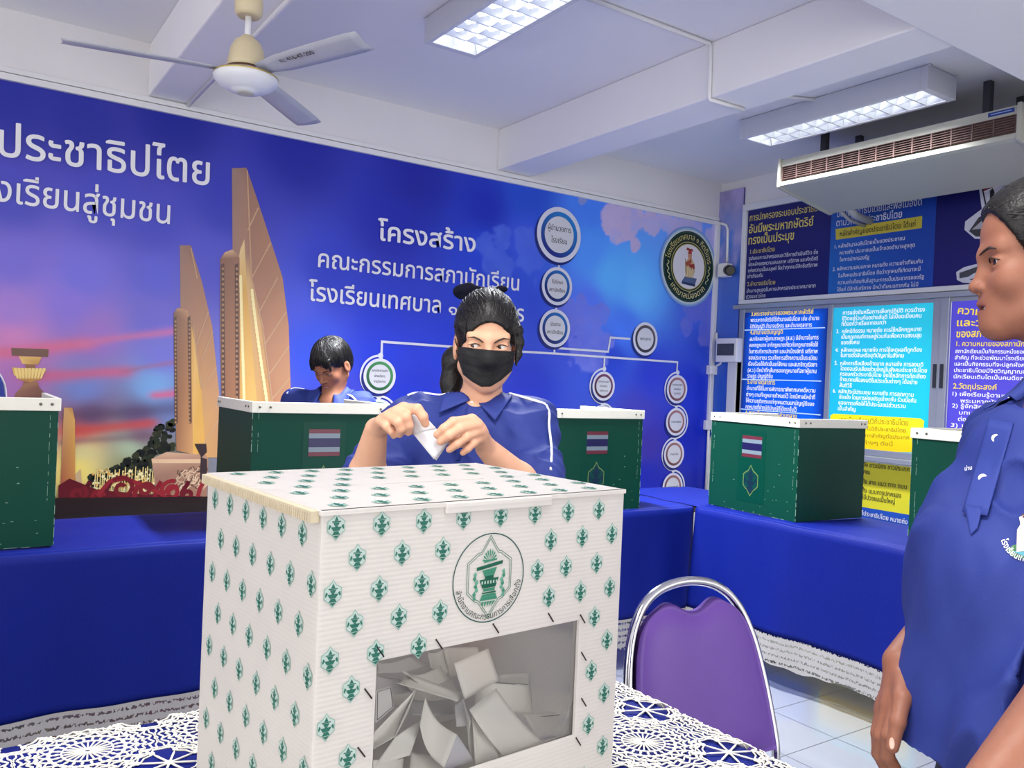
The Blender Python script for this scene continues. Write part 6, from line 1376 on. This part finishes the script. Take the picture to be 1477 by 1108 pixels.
# ================================================================== boy bent over behind the second booth
def build_boy():
    d0 = 3.80; em = D(465, 541, d0); f = np.array([-.38,-.76,-.56]); H = Head(em, f, (-.16,-.25,1), 1.02, .86, 1.0); H.c = em-H.R@(np.array([0,.079,0])*H.s)
    N = D(478, 577, d0+.06); SL, SR = D(426, 580, d0+.10), D(522, 584, d0+.06); EL, WL = SL+np.array([-.05,-.02,-.25]), SL+np.array([.10,-.17,-.30]); ER, WR = SR+np.array([.05,-.02,-.25]), SR+np.array([-.10,-.17,-.30])
    P = person('smiling boy with thick black hair bending forward behind a green booth', (N[0], N[1]+.05, 0))
    B = Solid(); H.solid(B, eye=.0026, mouth_open=.006); nb = H.w((0,-.03,-.05))
    B.cone(nb, N, .046, .052, .02); dn = np.array([0,.06,-.48]); B.cone(N+np.array([0,.02,-.06]), N+dn, .09, .10, .04)
    for Sj, E_, W_ in ((SL, EL, WL), (SR, ER, WR)):
        B.cone(N+np.array([0,.02,-.03]), Sj, .036, .042, .03); B.cone(Sj, E_, .043, .036, .02); B.cone(E_, W_, .036, .024, .015)
        s = 1 if Sj is SL else -1; mc = [W_+np.array([s*(.05+.006*i), -.055+.012*i, -.012*i]) for i in range(4)]; fg = [[m+np.array([s*.03,-.018,-.004]), m+np.array([s*.05,-.026,-.014]), m+np.array([s*.062,-.03,-.026])] for m in mc]
        hand(B, W_, mc, fg, [W_+np.array([s*.01,-.02,.008]), W_+np.array([s*.03,-.05,.014]), W_+np.array([s*.05,-.07,.012]), W_+np.array([s*.066,-.08,.006])])
    legs(B, N+dn+np.array([0,.03,-.08]), (1,0,0), (0,-1,0)); B.ell(N+dn+np.array([0,.02,-.05]), (.14,.10,.10), .03)
    V, Q = B.mesh(.010, [[(SL[0]-.03, SR[0]+.03)], [(d0-.16, d0+.26)], [(N[2]-.02, H.c[2]+.14)]], .0026); V = relax(V, Q, 1, .3)
    put('body', V, Q, M_skin, P, H.tint(V, (152,100,76), (140,78,70)))
    H.eyes(P, (0,.9,-.3))
    for x in (-1, 1): H.strip(B, [(x*.016,.0155),(x*.026,.0205),(x*.037,.0215),(x*.050,.016)], .0028, 'eyebrow', M_brow, P); H.strip(B, [(x*.019,.0015),(x*.026,.0045),(x*.034,.005),(x*.048,.0)], .0014, 'eyelash', M_brow, P, .001)
    b = FMB(); q0 = [H.w((-.014+.0035*i, .0880-.0030*((i-4)/4)**2, -.0672)) for i in range(9)]; b.tube([tuple(p) for p in q0], .0036, 6); b.build('teeth', M_teeth, P)
    A_ = Solid(); H.e(A_, (0,-.014,.050), (.081,.099,.083), .01); H.e(A_, (0,-.05,.0), (.072,.058,.075), .03); H.e(A_, (0,.105,-.040), (.066,.060,.082), .008, True); H.e(A_, (0,.05,-.085), (.10,.10,.06), .01, True)
    for i in range(9): x = -.05+.0125*i; H.k(A_, (x*.9,.062,.062), (x*1.05+.004*math.sin(i*5),.079-.25*x*x*4,.024+.006*math.sin(i*3)), .013, .004, .006)
    for s in (-1, 1): H.e(A_, (s*.086,-.010,-.030), (.020,.028,.036), .006, True)
    V, Q = A_.mesh(.0034); V = streak(V, vnormals(V, Q), H, .0015, 6, 40); put('hair', V, Q, M_hair, P)
    g = np.random.RandomState(4); S0 = []; S1 = []
    for i in range(300):
        a = g.uniform(-PI, PI); S0.append((.02*g.randn(), -.035+.02*g.randn(), .135)); S1.append((.085*math.sin(a), -.014+.10*math.cos(a), .030-.05*(1-math.cos(a))*.5+.012*g.randn()))
    strands(A_, H, S0, S1, .0022, 'combed_locks', P, 6, .003)
    T = Solid(); T.ell(N+np.array([0,.03,-.17]), (.155,.10,.18), .04); T.cone(SL+np.array([.05,0,-.02]), SR+np.array([-.05,0,-.02]), .062, .062, .04)
    for s, Sj, E_ in ((-1, SL, EL), (1, SR, ER)):
        T.cone(Sj-np.array([s*.035,0,.05]), N+dn+np.array([s*.09,.02,-.10]), .082, .10, .05); T.cone(N+np.array([s*.035,.012,0]), Sj, .036, .052, .03); T.cone(Sj, Sj+(E_-Sj)*.85, .060, .066, .03); T.cone(Sj+(E_-Sj)*.75, Sj+(E_-Sj)*1.3, .052, .06, .004, True)
    T.cone(N+np.array([0,0,-.02]), nb+np.array([0,0,.05]), .050, .060, .008, True); T.ell(D(470,572,d0-.02), (.028,.06,.03), .01, None, True); T.ell(N+np.array([0,-.0,-.06]), (.10,.08,.066), .04)
    V, Q = T.mesh(.006); V = cloth_noise(V, vnormals(V, Q), .018, 22); put('shirt', V, Q, M_shirt, P)
    TH = MeshCast(V, Q, T.hull())
    ax = nb-N; ax /= np.linalg.norm(ax); collar_ring(TH, N, ax, (-.25,-.97,0), P, .5, .055, .100, .03, .030)
    piping(TH, [(440,556.5),(430,557.5),(422,560),(414,568)], .0048, P); piping(TH, [(502,569),(508,572),(513,577),(515,583)], .0048, P)
    K2 = Solid(); hp = N+dn+np.array([0,.02,-.06]); K2.cone(hp+np.array([-.06,0,.06]), hp+np.array([-.085,.02,-.52]), .105, .085, .02); K2.cone(hp+np.array([.06,0,.06]), hp+np.array([.085,.02,-.52]), .105, .085, .02); V, Q = K2.mesh(.012); put('trousers', V, Q, M_skirt, P)
build_boy()
# ================================================================== girl in profile at the right edge
def build_profile_girl():
    d0 = 1.20; f = np.array([-.94,.32,-.03]); up = np.array([.03,0,1]); ey = D(1429.5, 379.5, d0-.02); H = Head(ey, f, up, 1.02, .90, 1.0, .006); H.c = ey-H.R@(np.array([.032,.078,0])*H.s)
    N = H.c+np.array([.045,-.015,-.185]); tw = math.radians(40); R_ = np.array([[math.cos(tw),math.sin(tw),0],[-math.sin(tw),math.cos(tw),0],[0,0,1]])
    # torso turned between the viewer and the voter: front direction F_, her left side L_
    F_ = np.array([-.94,-.34,0]); F_ /= np.linalg.norm(F_); L_ = np.array([-F_[1]*-1, F_[0]*1, 0]); L_ = np.cross([0,0,1], F_)
    SL, SR = N+L_*.165+np.array([0,0,-.045]), D(1468,645,1.27)
    WR = D(1299, 956, 1.18); ER = D(1442, 800, 1.33); EL, WL = D(1600, 930, .95), D(1425, 1133, .86)
    P = person('tall girl in profile in a crested royal blue shirt at the right edge', (N[0], N[1], 0))
    B = Solid(); H.solid(B, eye=.0052, mouth_open=.0040); nb = H.w((0,-.025,-.055)); B.cone(nb, N, .052, .060, .02); B.cone(N+np.array([0,0,-.06]), N+np.array([0,0,-.46]), .085, .095, .04)
    for Sj in (SL, SR): B.cone(N+np.array([0,0,-.03]), Sj, .038, .044, .03)
    for Sj, E_, W_ in ((SR, ER, WR), (SL, EL, WL)): B.cone(Sj, E_, .045, .038, .02); m = E_+(W_-E_)*.35; B.cone(E_, m, .038, .037, .015); B.cone(m, W_, .037, .0245, .012)
    h = lambda x, y, d: D(1237+x/2.5875, 680+y/2.5875, d)
    mc = [h(150,868,1.138),h(118,878,1.150),h(98,884,1.168),h(88,890,1.186)]
    fg = [[h(116,985,1.122),h(112,1062,1.128),h(142,1108,1.138)],[h(88,985,1.142),h(86,1062,1.148),h(112,1116,1.154)],[h(76,978,1.165),h(76,1054,1.170),h(100,1106,1.174)],[h(74,965,1.186),h(82,1030,1.192),h(102,1078,1.196)]]
    hand(B, WR, mc, fg, [h(172,770,1.150),h(168,845,1.122),h(150,935,1.102),h(130,1028,1.098)], rs=(.0096,.0098,.0092,.0082), wr=.0225)
    mc2 = [WL+np.array([-.055-.004*i,.0+.018*i-.03,-.045-.006*i]) for i in range(4)]; fg2 = [[m+np.array([-.028,-.004,-.028]), m+np.array([-.036,-.002,-.052]), m+np.array([-.034,.002,-.072])] for m in mc2]
    hand(B, WL, mc2, fg2, [WL+np.array([-.02,-.03,-.02]), WL+np.array([-.05,-.055,-.05]), WL+np.array([-.065,-.055,-.08]), WL+np.array([-.07,-.05,-.10])])
    hp = N+np.array([0,0,-.55]); legs(B, hp, L_, F_); B.ell(hp, (.14,.14,.10), .03)
    V, Q = B.mesh(.010, [[(WR[0]-.09, WR[0]+.07), (H.c[0]-.14, H.c[0]+.10)], [(.98, 1.36)], [(WR[2]-.22, WR[2]+.06), (H.c[2]-.15, H.c[2]+.14)]], .0022); V = relax(V, Q, 1, .3)
    put('body', V, Q, M_skin, P, H.tint(V, (146,96,76), (136,82,70), .08)); H.eyes(P, (.12,.98,-.02)); patch(B, [(1282,1064),(1290,1064),(1291,1081),(1283,1082)], 'fingernail', M_nail, P, .0006, 8, .0006, True)
    for x in (-1, 1):
        H.strip(B, [(x*.012,.0150),(x*.022,.0195),(x*.034,.0215),(x*.046,.0180)], .0030, 'eyebrow', M_brow, P); H.strip(B, [(x*.0185,.0020),(x*.025,.0058),(x*.033,.0068),(x*.041,.0052),(x*.0485,.0018)], .0016, 'eyelash', M_brow, P, .0012)
    b = FMB(); b.tube([tuple(H.w((-.021+.0026*i, .0830-.0066*((i-8)/8)**2, -.0660))) for i in range(17)], .0034, 8); b.build('teeth', M_teeth, P)
    A_ = Solid(); H.e(A_, (0,-.014,.044), (.080,.108,.090), .01); H.e(A_, (0,-.06,-.005), (.070,.058,.085), .03); H.e(A_, (0,.098,-.034), (.082,.074,.108), .008, True); H.e(A_, (0,.04,-.105), (.10,.11,.062), .01, True)
    H.e(A_, (.086,-.012,-.030), (.022,.024,.034), .006, True); H.k(A_, (.066,.030,.030), (.071,.012,-.035), .012, .004, .012); A_.chain([H.w((0,-.125,.03)), H.w((0,-.16,-.03)), H.w((0,-.155,-.14)), H.w((0,-.13,-.22))], [.03,.034,.028,.012], .015)
    V, Q = A_.mesh(.003); V = streak(V, vnormals(V, Q), H, .0010, 8); put('hair', V, Q, M_hair, P)
    g = np.random.RandomState(9); S0 = []; S1 = []
    for i in range(420):
        a = g.uniform(-1.9, 1.9); back = g.rand()**1.6; S0.append((.072*math.sin(a)*(1-.1*back), .078-.050*math.sin(a)**2-.05*back, .018+.062*math.cos(a)+.040*back*max(0, math.cos(a)))); S1.append((.01*g.randn(), -.125, .03))
    strands(A_, H, S0, S1, .0015, 'combed_locks', P, 7, .0009)
    for pts in ([(1426,300),(1440,318),(1452,345),(1462,372),(1466,384)],[(1432,296),(1450,318),(1462,346),(1470,372)],[(1420,302),(1432,312),(1445,330),(1456,356)]):
        q = [A_.cast(x, y, .0015) if A_.cast(x, y) is not None else None for x, y in pts]; q = [tuple(p) for p in q if p is not None]
        if len(q) > 2: b = FMB(); b.tube(smooth_path(q), .0013, 5); b.build('hair_strand', M_hair, P)
    # thumbnail
    # shirt hanging loose to the hip
    T = Solid(); dn = np.array([0,0,-.62])
    T.cone(N+F_*.035+np.array([0,0,-.13]), D(1452,830,1.13), .112, .112, .06); T.cone(D(1452,830,1.13), D(1404,1075,1.13), .112, .104, .06); T.cone(N+F_*.02+L_*.08+np.array([0,0,-.14]), D(1545,1075,1.00), .098, .125, .06); T.cone(N-F_*.02+np.array([0,0,-.14]), D(1500,1075,1.20), .098, .125, .06)
    T.chain([D(1478,690,1.18),D(1443,800,1.17),D(1417,900,1.16),D(1395,1000,1.15),D(1388,1080,1.14)], [.088,.088,.088,.088,.090], .05)
    T.cone(SL-L_*.04, SR+L_*.04, .062, .062, .05); T.ell(N+F_*.03+np.array([0,0,-.07]), (.105,.105,.08), .04)
    for Sj, E_ in ((SL, EL), (SR, ER)):
        s = 1 if Sj is SL else -1; T.cone(N+L_*s*.04, Sj, .040, .056, .03); T.cone(Sj, Sj+(E_-Sj)*.80, .064, .072, .03); T.cone(Sj+(E_-Sj)*.70, Sj+(E_-Sj)*1.3, .056, .066, .010, True)
    T.cone(N+np.array([0,0,-.015]), nb+np.array([0,0,.06]), .060, .072, .008, True); T.ell(N+F_*.085+np.array([0,0,-.02]), (.034,.034,.07), .01, None, True)
    hem = D(1330, 1086, 1.05)[2]; T.ell(np.array([N[0], N[1], hem-.50]), (.9,.9,.50), .004, None, True)
    V, Q = T.mesh(.0055); V = relax(V, Q, 2, .5); V = cloth_noise(V, vnormals(V, Q), .030, 33, 9, 2.2); put('shirt', V, Q, M_shirt, P)
    # collar, placket, buttons, crest, trim
    c = lambda x, y, l=.004: T.cast(x, y, l)
    TH = MeshCast(V, Q, T.hull()); c = lambda x, y, l=.004: TH.cast(x, y, l)
    ax = nb-N; ax /= np.linalg.norm(ax); collar_ring(TH, N, ax, F_, P, .40, .058, .094, .034)
    patch(TH, [(1426,604),(1462,610),(1424,744),(1388,738)], 'placket', M_collar, P, .0022, 10, .0016); patch(TH, [(1391,728),(1417,732),(1410,762),(1400,772)], 'placket', M_collar, P, .0026, 6, .0016)
    button(TH, 1437, 632.5, .0058, P, lift=.0125); button(TH, 1418, 690, .0058, P, lift=.0125)
    # crest: arched name, white guardian figure, green ground
    def lay(mb, pts, col, lift): mb.add([tuple(c(x, y, lift)) for x, y in pts], [tuple(range(len(pts)))], 0, col)
    b = FMB()
    lay(b, [(1453,793),(1462,786),(1476,784),(1492,790),(1490,800),(1474,806),(1460,803)], S(70,120,80), .0016); lay(b, [(1462,796),(1474,793),(1488,798),(1476,802)], S(90,170,190), .0024)
    lay(b, [(1467,764),(1472,756),(1480,756),(1488,766),(1488,794),(1466,796)], S(206,200,196), .0028); lay(b, [(1470,746),(1478,743),(1484,748),(1480,757),(1472,757)], S(226,220,214), .003); lay(b, [(1473,742),(1481,740),(1483,745),(1475,747)], S(90,60,60), .0034)
    for x in (1468, 1475, 1483): lay(b, [(x,776),(x+4,776),(x+4.5,795),(x-.5,795)], S(236,232,226), .0036)
    vs, fs = text_mesh('โรงเรียนเทศบาล ๑', .012, 3); x0, x1 = vs[:,0].min(), vs[:,0].max(); out = []
    for a, bb in vs:
        t = (a-x0)/(x1-x0); ang = math.radians(168-118*t); r = 40-bb*13; out.append((1483+r*math.cos(ang), 770+r*math.sin(ang)))
    out = [tuple(p) for p in TH.cast_many(out, .0016)]; b.add(out, fs, 0, S(230,230,238)); b.build('chest_crest', M_sticker, P)
    b = FMB(); vs, fs = text_mesh('น่าน', .012, 3); b.add([tuple(p) for p in TH.cast_many([(1391+a*7, 679-bb*8-a*1.2) for a, bb in vs], .0016)], fs, 0, S(230,230,238)); b.build('embroidered_name', M_sticker, P)
    K2 = Solid(); K2.cone(hp+L_*.06+np.array([0,0,.05]), hp+L_*.10+np.array([0,0,-.40]), .105, .135, .05); K2.cone(hp-L_*.06+np.array([0,0,.05]), hp-L_*.10+np.array([0,0,-.40]), .105, .135, .05); V, Q = K2.mesh(.012); put('skirt', V, Q, M_skirt, P)
build_profile_girl()

# ================================================================== student at the left edge, only a sleeve in view
def build_left_student():
    d0 = 3.06; N = D(-92, 520, d0); SL, SR = D(-150, 540, d0), D(-24, 552, d0-.02); H = Head(N+np.array([0,-.02,.16]), (.15,-.95,-.3), (0,0,1), .97, .95, .95)
    EL, ER = SL+np.array([-.05,0,-.26]), SR+np.array([.055,.0,-.26]); WL, WR = EL+np.array([.10,-.20,-.02]), ER+np.array([-.10,-.20,-.02])
    P = person('student behind the leftmost booth, only a blue sleeve with white piping in view', (N[0], N[1], 0))
    B = Solid(); H.solid(B); nb = H.w((0,-.022,-.055)); B.cone(nb, N, .050, .056, .02); dn = np.array([0,.01,-.48]); B.cone(N+np.array([0,.01,-.06]), N+dn, .09, .10, .04)
    for Sj, E_, W_, s in ((SL, EL, WL, 1), (SR, ER, WR, -1)):
        B.cone(N+np.array([0,.01,-.03]), Sj, .036, .042, .03); B.cone(Sj, E_, .043, .036, .02); B.cone(E_, W_, .036, .024, .015)
        mc = [W_+np.array([s*(.02+.012*i), -.075, -.004*i]) for i in range(4)]; fg = [[m+np.array([s*.004,-.03,-.008]), m+np.array([s*.006,-.05,-.02]), m+np.array([s*.006,-.06,-.036])] for m in mc]
        hand(B, W_, mc, fg, [W_+np.array([s*.0,-.02,.006]), W_+np.array([-s*.012,-.05,.006]), W_+np.array([-s*.012,-.075,.0]), W_+np.array([-s*.008,-.09,-.006])])
    legs(B, N+dn+np.array([0,0,-.08]), (1,0,0), (0,-1,0)); B.ell(N+dn+np.array([0,0,-.05]), (.14,.10,.10), .03)
    V, Q = B.mesh(.010, [[(9, 9)], [(9, 9)], [(H.c[2]-.14, H.c[2]+.13)]], .004); put('body', V, Q, M_skin, P, H.tint(V, (180,124,98), (160,92,84))); H.eyes(P, (0,.95,-.2))
    A_ = Solid(); H.e(A_, (0,-.02,.046), (.081,.099,.088), .01); H.e(A_, (0,-.055,-.005), (.068,.055,.085), .03); H.e(A_, (0,.092,-.034), (.064,.075,.084), .006, True); H.e(A_, (.0,.03,-.105), (.09,.10,.06), .01, True)
    V, Q = A_.mesh(.005); V = streak(V, vnormals(V, Q), H, .003, 4); put('hair', V, Q, M_hair, P)
    T = Solid(); T.ell(N+np.array([0,.01,-.18]), (.15,.10,.185), .04); T.ell(N+np.array([0,-.006,-.06]), (.095,.072,.066), .04); T.cone(SL+np.array([.05,0,-.02]), SR+np.array([-.05,0,-.02]), .06, .06, .04)
    for s, Sj, E_ in ((-1, SL, EL), (1, SR, ER)):
        T.cone(Sj-np.array([s*.035,0,.05]), N+dn+np.array([s*.09,.01,-.08]), .08, .10, .05); T.cone(N+np.array([s*.035,.01,0]), Sj, .036, .05, .03); T.cone(Sj, Sj+(E_-Sj)*.85, .058, .066, .03); T.cone(Sj+(E_-Sj)*.78, Sj+(E_-Sj)*1.3, .052, .06, .004, True)
    T.cone(N+np.array([0,0,-.01]), nb+np.array([0,0,.05]), .054, .064, .008, True)
    V, Q = T.mesh(.006); V = cloth_noise(V, vnormals(V, Q), .012, 44); put('shirt', V, Q, M_shirt, P)
    TH = MeshCast(V, Q, T.hull()); collar_ring(TH, N, (0,0,1), (0,-1,0), P)
    piping(TH, [(-22,534),(-4,536),(3,546),(8,560),(12,576)], .0045, P)
    K2 = Solid(); hp = N+dn+np.array([0,0,-.06]); K2.cone(hp+np.array([-.06,0,.06]), hp+np.array([-.12,0,-.36]), .105, .14, .05); K2.cone(hp+np.array([.06,0,.06]), hp+np.array([.12,0,-.36]), .105, .14, .05); V, Q = K2.mesh(.014); put('skirt', V, Q, M_skirt, P)
build_left_student()
